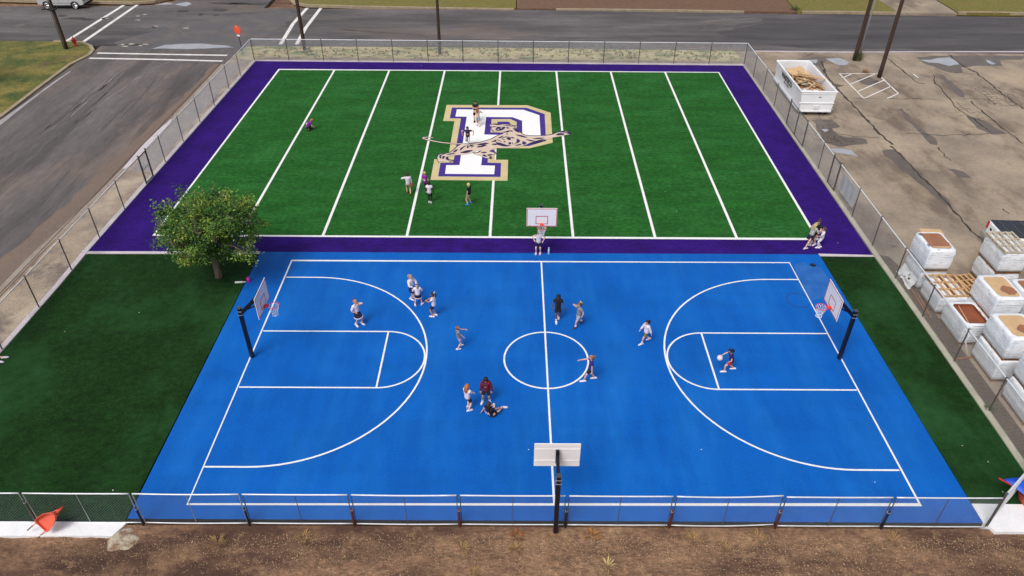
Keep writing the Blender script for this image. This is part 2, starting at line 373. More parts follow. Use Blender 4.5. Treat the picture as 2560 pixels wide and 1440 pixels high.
def person(px, h, face, label, skin='light', hair=None, hairc=(120, 90, 60), top=None, topc='white', sleeve='short', bottom='shorts', botc='navy', trim=None,
           shoec='white', sock=None, feet=((-.09, 0), (.09, 0)), lift=(0, 0), toes=(0, 0), hands=((-.22, .06, .66), (.22, .06, .66)), elbows=((-1, -.6, 0), (1, -.6, 0)), lean=0, side=0, hip=None,
           hy=0, hp=0, bow=None, pelvis_y=0., knees=((-.15, 1, 0), (.15, 1, 0)), printc=None, number=None, numc='white', pads=False, band=None, cap=None, z0=0., pos=None, swoosh=False, jacket=0.):
    k = h/1.4
    p0 = pos if pos is not None else G(px[0], px[1], z0)
    root = thing('person', p0, label, 'person', None, -math.radians(face))
    sk = SKIN[skin]
    hz = .70 if hip is None else hip
    T = Matrix.Rotation(math.radians(-lean), 3, 'X') @ Matrix.Rotation(math.radians(side), 3, 'Y')
    pel = V((0, pelvis_y, hz))
    def tr(x, y, z): return (pel + T @ V((x, y, z)))*k      # torso-space point, z above the pelvis
    waist, chest, neck, headb = tr(0, 0, .14), tr(0, 0, .32), tr(0, 0, .455), tr(0, .012, .50)
    shl = [tr(-.145, 0, .40), tr(.145, 0, .40)]; hipj = [tr(-.075, 0, -.02), tr(.075, 0, -.02)]
    P = [(pel*k, (.104*k, .078*k)), (waist, (.098*k, .070*k)), (chest, (.108*k, .072*k)), (neck, .042*k), (headb, .043*k)]
    E = [(0, 1), (1, 2), (2, 3), (3, 4)]
    ank = []; kn = []; wr = []; el = []
    for i in (0, 1):
        f = V((feet[i][0], feet[i][1], .075 + lift[i]))*k
        kk, f = ik(hipj[i], f, .335*k, .335*k, knees[i]); kn.append(kk); ank.append(f)
        b = len(P); P += [(hipj[i], .064*k), (kk.lerp(hipj[i], .45), .062*k), (kk, .047*k), (kk.lerp(f, .4), .046*k), (f, .032*k)]
        E += [(0, b), (b, b+1), (b+1, b+2), (b+2, b+3), (b+3, b+4)]
    for i in (0, 1):
        w = V(hands[i])*k
        e, w = ik(shl[i], w, .235*k, .225*k, elbows[i]); el.append(e); wr.append(w)
        b = len(P); P += [(shl[i], .042*k), (e, .035*k), (w, .024*k)]
        E += [(2, b), (b, b+1), (b+1, b+2)]
    body = mb_from(skin_mesh('body', P, E, 0))
    # head with face
    HR = T @ Matrix.Rotation(math.radians(-hy), 3, 'Z') @ Matrix.Rotation(math.radians(hp), 3, 'X')
    hc = headb + (T @ V((0, .01, .09)))*k
    def hd(x, y, z): return hc + (HR @ V((x, y, z)))*k*.95
    hb = MB(); n, m = 14, 10
    hb.ball((0, 0, 0), (.080, .096, .118), n, m)
    for v in hb.v:
        if v.z < -.02: v.x *= 1 + (v.z+.02)*3.0; v.y = v.y*(1 + (v.z+.02)*1.6) + (-.02-v.z)*.12
    body.add([hd(*v) for v in hb.v], hb.f)
    nz = MB().add([(-.012, .09, -.022), (.012, .09, -.022), (0, .112, -.024), (0, .094, .02)], [(0, 1, 2), (1, 3, 2), (3, 0, 2)]); body.add([hd(*v) for v in nz.v], nz.f)
    for s in (-1, 1):
        er = MB().ball((s*.082, -.005, -.005), (.012, .022, .03), 6, 5); body.add([hd(*v) for v in er.v], er.f)
    body.k = 1
    for s in (-1, 1):
        e = MB().ball((s*.032, .086, .008), (.013, .008, .008), 6, 5); body.add([hd(*v) for v in e.v], e.f)
    body.k = 2
    mo = MB().box((0, .0905, -.052), (.040, .012, .010)); body.add([hd(*v) for v in mo.v], mo.f)
    body.k = 0
    for i in (0, 1):
        hand(body, wr[i], wr[i]-el[i], (1, -1)[i], k)
    body.build('body', [sk, M_eye, M_lip], root, True)
    # top garment
    tc_ = top if isinstance(top, tuple) else topc
    mtop = cloth(*tc_)
    hem = -.12 if bottom != 'skirt' else -.02
    g = .018 + jacket
    P = [(tr(0, 0, hem-jacket), ((.138+g)*k, (.108+g)*k)), (tr(0, 0, .08), ((.122+g)*k, (.094+g)*k)), (tr(0, 0, .28), ((.128+g)*k, (.092+g)*k)), (tr(0, 0, .385), ((.118+g)*k, (.084+g)*k)), (tr(0, .004, .46), (.050+g*.5)*k)]
    E = [(0, 1), (1, 2), (2, 3), (3, 4)]
    if sleeve != 'tank':
        t = {'short': .55, 'long': 1.9, 'elbow': 1.0}[sleeve]
        for i in (0, 1):
            b = len(P); rs = .054 + g*.8 + (.035 if pads else 0)
            P.append((shl[i] + V((0, 0, .004*k)), rs*k)); E.append((3, b))
            if t <= 1: P.append((shl[i].lerp(el[i], t), (.050+g*.6)*k)); E.append((b, b+1))
            else:
                P += [(el[i], (.043+g*.7)*k), (el[i].lerp(wr[i], t-1), (.034+g*.6)*k)]; E += [(b, b+1), (b+1, b+2)]
    tb = mb_from(skin_mesh('shirt', P, E, 0)); tb.build('jacket' if jacket else 'shirt', mtop, root, True)
    # bottom garment
    mbot = cloth(botc[0], botc[1]) if isinstance(botc, tuple) else cloth(botc, (30, 26, 70))
    if bottom in ('shorts', 'pants'):
        P = [(tr(0, 0, .07), (.124*k, .094*k)), (pel*k, (.136*k, .106*k))]; E = [(0, 1)]
        for i in (0, 1):
            b = len(P); P += [(hipj[i], .096*k)]; E.append((1, b))
            if bottom == 'shorts': P.append((hipj[i].lerp(kn[i], .78), .086*k)); E.append((b, b+1))
            else:
                P += [(kn[i], .062*k), (kn[i].lerp(ank[i], .93), .048*k)]; E += [(b, b+1), (b+1, b+2)]
        mb_from(skin_mesh('shorts', P, E, 1)).build('shorts' if bottom == 'shorts' else 'trousers', mbot, root, True)
    elif bottom == 'skirt':
        mid = (kn[0].lerp(hipj[0], .38) + kn[1].lerp(hipj[1], .38))/2
        sb = MB(); n = 20; rings = [(tr(0, 0, .07), .125, .092), (tr(0, 0, -.02), .150, .120), (mid, .195, .165)]
        for (c, a, b) in rings:
            sb.v += [c + V((a*k*math.cos(2*PI*j/n)*(1+.05*math.cos(j*PI)), b*k*math.sin(2*PI*j/n)*(1+.05*math.cos(j*PI)), 0)) for j in range(n)]
        sb.f = [(i*n+j, i*n+(j+1) % n, (i+1)*n+(j+1) % n, (i+1)*n+j) for i in range(2) for j in range(n)] + [tuple(range(n)), tuple(range(2*n, 3*n))]; sb.m = [0]*len(sb.f)
        so = sb.build('skirt', mbot, root)
        if trim:
            c, a, b = rings[2]
            t = MB(); t.tube([c + V((a*k*1.01*math.cos(2*PI*j/n), b*k*1.01*math.sin(2*PI*j/n), -.008*k)) for j in range(n+1)], .019*k, 6); t.build('skirt_trim', cloth(*trim), so)
    # shoes and socks
    ms = cloth(shoec[0], shoec[1]) if isinstance(shoec, tuple) else cloth('white', (232, 232, 236), .04)
    for i in (0, 1):
        a = math.radians(toes[i]); sb = MB()
        shoe(sb, ank[i], (math.sin(a), math.cos(a), -.5 if lift[i] > .1 else 0), k*1.2)
        so = sb.build('shoe', ms, root, True)
        if sock:
            b = MB(); b.tube([ank[i], ank[i].lerp(kn[i], .32)], [.042*k, .050*k], 8); b.build('sock', cloth(*sock), so, True)
    # hair
    if hair:
        mh = mat('hair_%d_%d_%d' % hairc, C(*hairc), .6, var=.3, scale=14, stretch=(1, 1, .3), bump=.5, bscale=30)
        hb = MB(); hb.ball((0, -.006, .014), (.094 + (.012 if hair == 'curly' else 0), .106, .122 + (.014 if hair == 'curly' else 0)), 16, 12)
        keep = [f for f in hb.f if not (sum(hb.v[i].z for i in f)/len(f) < (.045 if sum(hb.v[i].y for i in f)/len(f) > .02 else -.07))]
        if hair == 'curly' or hair == 'short':
            for v in hb.v: v += V((noise.noise(v*30), noise.noise(v*30+V((5, 1, 2))), noise.noise(v*30+V((9, 4, 3)))))*.008
        b = MB(); b.add([hd(*v) for v in hb.v], keep)
        if hair == 'pony':
            b.tube([hd(0, -.09, .06), hd(0, -.135, .07), hd(0, -.16, .01), hd(.005, -.15, -.09), hd(.01, -.14, -.17)], [.024*k, .036*k, .040*k, .032*k, .010*k], 8)
        if hair == 'bun':
            b.ball(hd(0, -.04, .145), .045*k, 8, 6)
        if hair == 'long':
            b.tube([hd(0, -.04, .07), hd(0, -.09, 0), hd(0, -.105, -.12), hd(0, -.115, -.24), hd(.01, -.10, -.36)], [.085*k, .095*k, .098*k, .085*k, .03*k], 10, flat=[.7, .6, .42, .36, .3])
        ho = b.build('hair', mh, root, True)
        if bow:
            bb = MB(); bp = (0, -.075, .115)
            for s in (-1, 1):
                bb.add([hd(bp[0], bp[1], bp[2]), hd(s*.085, bp[1]-.02, bp[2]+.055), hd(s*.095, bp[1]-.03, bp[2]-.02), hd(s*.02, bp[1]-.045, bp[2]+.01)], [(0, 1, 2), (0, 1, 3), (1, 2, 3), (0, 2, 3)])
                bb.add([hd(0, bp[1]-.02, bp[2]), hd(s*.03, bp[1]-.05, bp[2]-.10), hd(s*.06, bp[1]-.04, bp[2]-.09)], [(0, 1, 2)])
            bb.ball(hd(*bp), .024*k, 6, 5)
            bb.build('hair_bow', cloth(*bow), root)
    # prints
    if printc:
        b = MB(); nn = 8
        def fr(x, z): return tr(x, .150+jacket, .22+z)
        b.add([fr(.06*math.cos(2*PI*j/nn), .05*math.sin(2*PI*j/nn)) for j in range(nn)], [tuple(range(nn))])
        b.add([fr(-.075, .055), fr(.075, .055), fr(.07, .075), fr(-.07, .075)], [(0, 1, 2, 3)])
        b.build('shirt_print', cloth(*printc), root)
    if number or swoosh:
        sg = 1 if swoosh else -1
        Rm = Matrix.Rotation(PI if sg > 0 else 0, 3, 'Z') @ Matrix.Rotation(PI/2, 3, 'X')
        M4 = Matrix.Translation(tr(0, sg*(.150+jacket), .20)) @ (T @ Rm).to_4x4()
        if number: lettering(number, .20*k, cloth(numc, (236, 226, 240), .03), root, M4, 'shirt_number', .006)
        else:
            me = MB().add([(-.065, .012, 0), (-.05, -.012, 0), (-.025, -.016, 0), (.075, .022, 0), (-.03, -.001, 0), (-.052, -.002, 0)], [tuple(range(6))])
            for v in me.v: v *= k
            ob = me.build('shirt_print', cloth('white', (232, 232, 236), .04), root); ob.data.transform(Matrix.Translation(tr(0, .158+jacket, .30)) @ (T @ Rm).to_4x4())
    if band:
        b = MB(); b.tube([kn[1].lerp(hipj[1], .12), kn[1].lerp(ank[1], .16)], [.058*k, .054*k], 8); b.build('knee_band', cloth(*band), root, True)
    PEOPLE.append((root, [root.location + Matrix.Rotation(-math.radians(face), 3, 'Z') @ w for w in wr]))
    return PEOPLE[-1]
W = ('white', (232, 232, 236), .04); NV = ('navy', (28, 24, 62)); BK = ('black', (22, 22, 26)); PU = ('violet', (58, 34, 130)); GY = ('grey', (136, 142, 150))
walk = dict(feet=((-.08, .16), (.08, -.16)), lift=(0, .02))
person((770, 329), 1.4, 62, 'child in violet football jersey crouching beside a yard line', 'light', 'short', (176, 120, 70), ('jersey', (128, 34, 150)), bottom='pants', botc=BK, shoec=BK, feet=((-.10, .10), (.10, -.06)), hip=.26, lean=42, pelvis_y=-.12, hands=((-.10, .34, .22), (.12, .34, .20)), number='18', hp=-10)
person((1187, 305), 1.58, 180, 'adult in black T-shirt and black cap with folded arms at top of the letter', 'light', 'short', (24, 22, 26), BK, bottom='shorts', botc=BK, shoec=BK, hands=((.06, .20, .98), (-.06, .19, 1.00)), elbows=((-1, .1, -.4), (1, .1, -.4)), hp=-12)
person((1192, 317), 1.46, 8, 'girl with long auburn hair and pale blue patterned shorts facing the adult in black', 'light', 'long', (150, 92, 60), ('blush', (222, 190, 176)), bottom='shorts', botc=('pale_blue', (150, 178, 200), .4), sock=W, feet=((-.08, .06), (.10, -.08)), hands=((-.14, .2, .95), (.14, .2, .95)))
person((1168, 367), 1.48, 180, 'child in navy T-shirt and white trousers running across the emblem', 'light', 'short', (26, 24, 28), NV, bottom='pants', botc=('off_white', (206, 204, 206)), shoec=BK, feet=((.02, .10), (.08, -.42)), lift=(0, .30), hands=((-.34, .02, .86), (.34, .02, .86)), elbows=((-1, 0, .3), (1, 0, .3)), lean=8, printc=('orange_print', (226, 138, 70)), hp=-10)
r5 = person((1021, 487), 1.41, -14, 'child in white long sleeved shirt and khaki shorts holding a football', 'light', 'short', (58, 44, 34), W, sleeve='long', bottom='shorts', botc=('khaki', (176, 150, 118)), shoec=('brown_shoe', (110, 64, 34)), hands=((-.20, .18, 1.04), (.22, .05, .60)), elbows=((-1, 0, -.2), (1, -.5, 0)), **walk)
person((1063, 481), 1.34, 18, 'blond child in purple jersey numbered 13 walking on yard line', 'light', 'short', (206, 170, 110), ('magenta', (144, 28, 156)), bottom='pants', botc=('slate', (44, 50, 84)), hands=((-.26, .02, .62), (.25, .04, .62)), number='13', **walk)
person((1074, 508), 1.38, 4, 'child in white top with shoulder pads and black leggings', 'dark', 'curly', (14, 12, 14), W, bottom='pants', botc=BK, pads=True, hands=((-.25, .04, .66), (.25, .04, .66)), feet=((-.06, .03), (.06, -.02)))
person((1172, 511), 1.37, 292, 'blond child in black T-shirt, beige shorts and blue shoes below the letter', 'light', 'short', (222, 200, 140), BK, bottom='shorts', botc=('beige', (206, 188, 166)), shoec=('blue_shoe', (42, 132, 196)), feet=((-.16, .02), (.16, -.02)), hands=((-.22, .05, .66), (.22, .10, .62)))
person((2032, 605), 1.53, 238, 'woman in black T-shirt with hair tied up in the trio on purple turf', 'light', 'bun', (74, 52, 46), BK, bottom='shorts', botc=BK, sock=W, hands=((-.12, .26, .88), (.12, .26, .86)), hp=-12, printc=('brown_print', (110, 90, 60)))
person((2019, 612), 1.46, 58, 'blonde girl in grey sweatshirt and navy skirt leaning into the trio', 'light', 'long', (190, 168, 120), ('heather', (176, 172, 174)), sleeve='long', bottom='skirt', botc=NV, feet=((-.06, .10), (.10, -.38)), lift=(0, .02), toes=(20, 10), hands=((-.12, .32, .82), (.12, .32, .80)), lean=16)
person((2047, 614), 1.28, 282, 'girl in white top and wide white trousers with long brown hair', 'light', 'long', (84, 58, 52), W, sleeve='elbow', bottom='pants', botc=W, feet=((-.07, .05), (.07, -.05)), hands=((-.10, .28, .80), (.10, .27, .78)), hp=-14)
person((1345, 632), 1.4, 188, 'girl in white sleeveless top and navy shorts behind the far net', 'pale', 'pony', (196, 170, 130), W, sleeve='tank', bottom='shorts', botc=NV, shoec=('pink_shoe', (240, 196, 204)), feet=((-.11, 0), (.11, .04)), hands=((-.24, .04, .80), (.22, .08, .84)), sock=None)
person((1031, 748), 1.4, 125, 'girl in white sweatshirt standing behind the girl with purple bow', 'light', 'pony', (176, 146, 118), W, sleeve='long', bottom='skirt', botc=NV, sock=W, hands=((-.10, .25, .82), (.10, .25, .82)), elbows=((-1, -.2, -.3), (1, -.2, -.3)), jacket=.01)
person((1047, 765), 1.28, -6, 'girl seen from behind with purple hair bow and white trimmed navy skirt', 'light', 'pony', (202, 180, 140), W, sleeve='long', bottom='skirt', botc=NV, trim=W, bow=('bow_purple', (76, 40, 140)), feet=((-.17, 0), (.17, .05)), toes=(-10, 35), hands=((-.12, .22, .80), (.12, .22, .80)), jacket=.008)
person((1087, 792), 1.38, 285, 'girl with white hair bow and navy shorts clasping her hands', 'tan', 'pony', (44, 32, 30), W, bottom='shorts', botc=NV, bow=W, feet=((-.08, .05), (.08, -.03)), hands=((-.04, .33, .86), (.04, .34, .88)), elbows=((-1, -.2, -.4), (1, -.2, -.4)), printc=('ink_print', (70, 66, 76)))
person((897, 813), 1.42, 132, 'girl in white shirt and navy skirt with hand on hip', 'light', 'pony', (196, 140, 96), W, sleeve='elbow', bottom='skirt', botc=NV, trim=W, sock=W, bow=('bow_violet', (96, 50, 160)), feet=((-.12, .08), (.12, -.02)), toes=(-10, 10), hands=((-.05, .17, 1.20), (.13, .12, .78)), elbows=((-.6, .6, 0), (1, -.3, 0)))
person((1149, 870), 1.24, 68, 'child in grey T-shirt and patterned shorts looking up', 'light', 'short', (140, 92, 66), GY, bottom='shorts', botc=('pattern', (176, 150, 190), .45), feet=((-.12, .10), (.12, -.12)), hands=((-.10, .40, .98), (.16, .30, .62)), elbows=((-1, -.4, -.3), (1, -.6, 0)), hp=40, lean=-6)
person((1394, 798), 1.46, 182, 'child in black T-shirt and black shorts walking near the halfway line', 'brown', 'curly', (18, 16, 18), BK, bottom='shorts', botc=BK, sock=W, hands=((-.26, .03, .66), (.26, .03, .66)), feet=((-.05, -.14), (.05, .16)), lift=(.02, 0), hp=-10)
person((1446, 814), 1.36, 238, 'girl with yellow hair bow and grey top walking with one hand raised', 'light', 'pony', (120, 84, 54), GY, bottom='shorts', botc=('light_grey', (168, 172, 178)), shoec=('black_white', (60, 60, 66), .5), sock=W, feet=((-.06, .20), (.08, -.28)), lift=(0, .08), hands=((.02, .22, 1.26), (-.05, .20, 1.18)) and ((-.22, .0, .70), (.08, .20, 1.24)), elbows=((-1, -.5, 0), (1, .3, 0)), bow=('bow_yellow', (250, 236, 60)), band=BK)
person((1613, 854), 1.27, 246, 'girl with dark hair in loose white sweatshirt walking alone', 'light', 'pony', (28, 24, 30), W, sleeve='long', bottom='shorts', botc=('olive', (120, 110, 60)), sock=W, feet=((-.06, .22), (.08, -.30)), lift=(0, .05), hands=((-.24, -.14, .66), (.24, .20, .70)), jacket=.014)
person((1476, 949), 1.38, 268, 'girl in purple T-shirt stretching out one arm beside centre circle', 'light', 'pony', (156, 116, 92), PU, bottom='shorts', botc=BK, feet=((-.08, .26), (.10, -.22)), hands=((-.24, -.02, .62), (.20, .48, .98)), printc=('white_print', (220, 220, 226)), hy=-10)
r22 = person((1825, 923), 1.32, 272, 'girl in dark purple T-shirt and red shorts bouncing a white ball', 'light', 'pony', (24, 20, 26), ('plum', (48, 24, 96)), bottom='shorts', botc=('red_shorts', (196, 34, 66)), feet=((-.10, .26), (.12, -.22)), hip=.62, lean=14, hands=((-.12, .18, .62), (.16, .46, .76)), printc=('orange_print', (230, 150, 70)))
person((1172, 1024), 1.36, 38, 'girl with long ginger hair and black shorts standing with folded arms', 'pale', 'long', (176, 108, 62), W, sleeve='elbow', bottom='shorts', botc=BK, feet=((-.09, .10), (.09, -.06)), toes=(-10, 25), hands=((.08, .22, .86), (-.06, .22, .88)), elbows=((-1, 0, -.4), (1, 0, -.4)))
person((1218, 1004), 1.36, 186, 'child in maroon jacket and black shorts looking down', 'tan', 'curly', (22, 18, 22), ('maroon', (104, 22, 50)), sleeve='long', bottom='shorts', botc=BK, sock=W, feet=((-.15, -.02), (.15, .04)), toes=(-12, 14), hands=((-.23, .06, .66), (.22, .10, .66)), hp=-42, jacket=.026, swoosh=True)
person((1228, 1040), 1.46, 38, 'girl in black printed T-shirt sitting on the blue court', 'light', 'long', (48, 32, 32), ('black_shirt', (34, 26, 36)), bottom='shorts', botc=BK, hip=.10, lean=-8, feet=((-.18, .44), (.12, .62)), knees=((-.8, .3, .5), (.6, .3, .6)), toes=(-40, 40), hands=((-.36, -.10, .06), (.16, .36, .24)), elbows=((-1, -1, 0), (1, -.4, 0)), number='VA', numc='white')
person(None, 1.5, 84, 'child sitting on the dark turf at left edge with legs stretched out', 'light', 'short', (90, 66, 50), GY, bottom='shorts', botc=BK, hip=.10, feet=((-.12, .68), (.12, .60)), hands=((-.28, -.10, .06), (.28, -.10, .06)), elbows=((-1, -1, 0), (1, -1, 0)), knees=((0, 0, 1), (0, 0, 1)), toes=(-10, 10), pos=G(-36, 912))
# balls and bottles
hw = r5[1][1]
b = MB(); b.tube([hw + V((0, .14*t, -.06)) for t in (-1, -.8, -.4, 0, .4, .8, 1)], [.008, .04, .078, .088, .078, .04, .008], 10)
tag(b.build('football', mat('football_leather', C(176, 70, 36), .6, var=.2, scale=12), None, True), 'orange brown football held low by the child in khaki shorts', 'ball')
b = MB(); bc = G(1801, 891, .80); b.ball(bc, .125, 16, 12)
tag(b.build('ball', mat('pale_ball', C(238, 214, 222), .5, var=.05, scale=6), None, True), 'pale pink and white ball in the air beside the girl in red shorts', 'ball')
def bottle(px, col, capc, label, h=.24, lying=False, rz=0., rad=.04):
    p = G(*px); t = thing('bottle', p + V((0, 0, rad if lying else 0)), label, 'bottle', None, rz)
    pr = [(0, .9), (.03, 1), (.62, 1), (.74, .9), (.80, .55), (.86, .5)]
    ax = (lambda z: V((z, 0, 0))) if lying else (lambda z: V((0, 0, z)))
    b = MB(); b.tube([ax(h*a) for a, _ in pr], [rad*q for _, q in pr], 10); b.build('bottle_body', mat('plastic_%d_%d_%d' % col, C(*col), .35, var=.05, scale=9), t, True)
    b = MB(); b.tube([ax(h*.86), ax(h)], rad*.6, 8); b.build('bottle_cap', mat('cap_%d_%d_%d' % capc, C(*capc), .5, var=.05), t)
bottle((1371, 635), (170, 214, 240), (240, 240, 244), 'clear blue bottle with white cap standing beside the far hoop', .42, rad=.055)
bottle((624, 634), (240, 206, 220), (250, 226, 232), 'pale pink bottle standing near the tree at corner of purple turf', .40, rad=.055)
bottle((638, 634), (60, 90, 190), (236, 236, 240), 'dark blue bottle with white cap at corner of purple turf', .40, rad=.06)
bottle((622, 708), (236, 40, 180), (220, 20, 160), 'bright pink tumbler standing on edge of the blue court', .26, rad=.09)
bottle((588, 713), (236, 240, 232), (214, 220, 210), 'white bottle lying on its side on the dark turf', .52, True, .1, rad=.055)
# ------------------------------------------------------------------ the setting
def blob(pts, zz, jit=.25, sub=5):
    P = [V((p.x, p.y, 0)) for p in pts]; out = []
    for i in range(len(P)):
        for t in range(sub):
            q = P[i].lerp(P[(i+1) % len(P)], t/sub); n = V((noise.noise(q*1.1), noise.noise(q*1.1+V((7, 3, 1))), 0))*jit
            out.append((q.x+n.x, q.y+n.y))
    b.poly(out, zz)
LH, WH = 12.85, 7.62
b = MB()
N_ = 30
vs = []; fs = []
b.poly([(-400, -300), (400, -300), (400, 400), (-400, 400)], -.32); struct('ground', b, M_soil, 'brown bare soil stretching away under everything')
# bumpy dirt strip in the foreground
b = MB(); nx, ny = 620, 90
x0, x1, y0, y1 = -24., 22., -14.5, -8.5
for j in range(ny+1):
    for i in range(nx+1):
        x = x0+(x1-x0)*i/nx; y = y0+(y1-y0)*j/ny
        e = min(1, (y1-y)/.5)
        z = -.12 + e*(.10*noise.noise(V((x*.5, y*.9, 0))) + .05*noise.noise(V((x*2.2, y*2.8, 3))) + .035*noise.noise(V((x*6, y*7, 5))) + .022*noise.noise(V((x*14, y*15, 9)))) - .05*e
        if y < -10.6: z -= .05*math.exp(-((y+11.6+.15*math.sin(x*.5))/.16)**2) + .05*math.exp(-((y+13.2)/.2)**2)
        b.v.append(V((x, y, z)))
b.f = [(j*(nx+1)+i, j*(nx+1)+i+1, (j+1)*(nx+1)+i+1, (j+1)*(nx+1)+i) for j in range(ny) for i in range(nx)]; b.m = [0]*len(b.f)
struct('dirt', b, M_soil, 'rutted brown dirt strip in front of the wire panels', True)
b = MB(); b.prism([(-14.78, 8.36), (14.66, 8.36), (14.78, -8.33), (-14.74, -8.33)], -.22, 0); o = struct('court', b, [M_court, M_dark], 'blue painted basketball court slab')
o.data.polygons.foreach_set('material_index', [1 if abs(p.normal.z) < .5 else 0 for p in o.data.polygons])  # side faces coloured dark, shade along the slab edge put into the colour
# turf
b = MB(); b.prism(GP([(695, 178), (1793, 178), (2042.5, 592), (384, 594)]), -.2, -.002); struct('football_turf', b, M_turf, 'green artificial football turf with eight wide strips')
gi = GP([(695, 178), (1793, 178), (2042.5, 592), (384, 594)]); po = GP([(636, 157), (1853, 160), (2182, 633), (220, 636)])
b = MB()
for i in range(4): b.add([po[i], po[(i+1) % 4], gi[(i+1) % 4], gi[i]], [(0, 3, 2, 1)])
for v in b.v: v.z = -.004
struct('turf_border', b, M_purple, 'purple artificial turf border framing the green field')
b = MB(); b.prism([G(222, 638), G(648, 637), V((-14.80, -8.36, 0)), V((-24.0, -8.4, 0)), V((-23.92, .19, 0))], -.2, -.003); struct('side_turf', b, M_turfdark, 'dark green artificial turf left of the blue court')
b = MB(); b.prism([G(2049, 634), G(2183, 634), G(2246, 720), G(2500, 1080), V((17.42, -7.5, 0)), V((14.80, -7.5, 0))], -.2, -.003); struct('side_turf', b, M_turfdark, 'dark green artificial turf strip right of the blue court')
# kerbs around the turf
b = MB()
ed = [V((-23.33, 37.55, 0)), V((-23.87, 8.31, 0)), V((-23.83, 5.32, 0)), V((-23.92, .19, 0)), V((-24.05, -8.4, 0))]
b.prism([e + V((-.02, 0, 0)) for e in ed] + [e + V((-.30, .0, 0)) for e in reversed(ed)], -.2, .03); struct('kerb', b, M_curbw, 'pale concrete kerb band along left side of the turf')
b = MB(); ed = [V((17.73, 36.94, 0)), V((17.50, 8.25, 0)), V((17.51, 5.16, 0)), V((17.46, -4.3, 0)), V((17.40, -7.6, 0))]
b.prism([e + V((.02, 0, 0)) for e in ed] + [e + V((.30, 0, 0)) for e in reversed(ed)], -.2, .03); struct('kerb', b, M_curbg, 'pale concrete kerb band along right side of the turf')
b = MB(); b.prism([(-23.62, 37.57), (18.02, 37.0), (18.03, 37.30), (-23.62, 37.87)], -.2, .031); struct('kerb', b, M_curbw, 'pale concrete kerb band along far edge of the purple turf')
b = MB(); b.prism(GP([(220, 636), (651, 633.5), (648, 639.5), (213, 642)]), -.1, .02); struct('kerb', b, M_curbw, 'white strip between purple turf and left dark turf')
b = MB(); b.prism(GP([(2045, 629.5), (2182, 632), (2186, 636), (2050, 635.5)]), -.1, .02); struct('kerb', b, M_curbw, 'white strip between purple turf and right dark turf')
b = MB(); b.prism([(-30, -8.42), (-14.75, -8.42), (-14.75, -8.50), (-15.0, -8.98), (-30, -9.05)], -.4, -.06); struct('kerb', b, M_slab, 'whitewashed concrete kerb in front of left dark turf')
b = MB(); b.prism([(14.80, -7.52), (19.5, -7.57), (19.5, -8.66), (16.5, -8.68), (15.05, -8.68), (14.95, -8.5), (14.80, -8.30)], -.4, .0); struct('pavement', b, M_slab, 'whitewashed concrete slab at right front corner')
def dz(x, y):
    e = min(1, (-8.5-y)/.5)
    return -.17 + e*(.10*noise.noise(V((x*.5, y*.9, 0))) + .05*noise.noise(V((x*2.2, y*2.8, 3))))
b = MB(); cc = G(305, 1352, -.1); nr, na = 6, 26
b.v = [V((cc.x, cc.y, dz(cc.x, cc.y)+.09))]
for i in range(1, nr+1):
    for j in range(na):
        a = 2*PI*j/na; rr = (i/nr)*(.52 + .22*noise.noise(V((math.cos(a)*1.6, math.sin(a)*1.6, 4))))
        x, y = rr*math.cos(a)*.95, rr*math.sin(a)*.95
        b.v.append(V((cc.x+x, cc.y+y, dz(cc.x+x, min(-8.5, cc.y+y)) + .05 + .045*(1-(i/nr)**2) + .02*noise.noise(V((x*7, y*7, 1))) - (.06 if i == nr else .0))))
b.f = [(0, 1+j, 1+(j+1) % na) for j in range(na)] + [(1+i*na+j, 1+(i+1)*na+j, 1+(i+1)*na+(j+1) % na, 1+i*na+(j+1) % na) for i in range(nr-1) for j in range(na)]; b.m = [0]*len(b.f)
struct('cement_spill', b, mat('cement', C(140, 112, 90), .9, var=.1, col2=C(186, 174, 156), scale=4, contrast=(.40, .56), bump=.8, bscale=8), 'pale dried cement spill beside the white kerb', True)
# court markings
LW = .077; z = .004
b = MB()
def ln(p, q, w=LW): b.ribbon([p, q], w, z)
fl = [G(729, 655), G(1973, 652), G(2304, 1255), G(472, 1266)]
b.ribbon([(p.x, p.y) for p in fl], LW, z, True)
def arc(c, r, a0, a1, n=48): return [(c[0]+r*math.cos(math.radians(a0+(a1-a0)*i/n)), c[1]+r*math.sin(math.radians(a0+(a1-a0)*i/n))) for i in range(n+1)]
court_layers = []
struct('court_lines', b, M_white, 'white boundary lines of the blue court')
b = MB(); z = .007; ln((0, 7.6), (.03, -7.62)); struct('court_lines', b, M_white, 'white halfway line of the blue court')
b = MB(); z = .010; b.ribbon(arc((0, 0), 1.83, 0, 360)[:-1], LW, z, True); struct('court_lines', b, M_white, 'white centre circle of the blue court')
for s, nm in ((-1, 'left'), (1, 'right')):
    b = MB(); z = .007
    bx = s*LH; fx = s*7.13; hx = s*11.28
    a = arc((fx, 0), 1.83, 90, 90 - s*-180 if s < 0 else 270)
    if s < 0: a = arc((fx, 0), 1.83, 90, -90)
    b.ribbon([(bx, 1.83)] + a + [(bx, -1.83)], LW, z)
    struct('court_lines', b, M_white, f'white key lines at {nm} end of the blue court')
    b = MB(); z = .010; ln((fx, 1.8), (fx, -1.8)); struct('court_lines', b, M_white, f'white free throw line at {nm} end of the blue court')
    b = MB(); z = .013
    a = arc((hx, 0), 6.05, 90, -90) if s < 0 else arc((hx, 0), 6.05, 90, 270)
    b.ribbon([(bx, 6.05)] + a + [(bx, -6.05)], LW, z); struct('court_lines', b, M_white, f'white three point arc at {nm} end of the blue court')
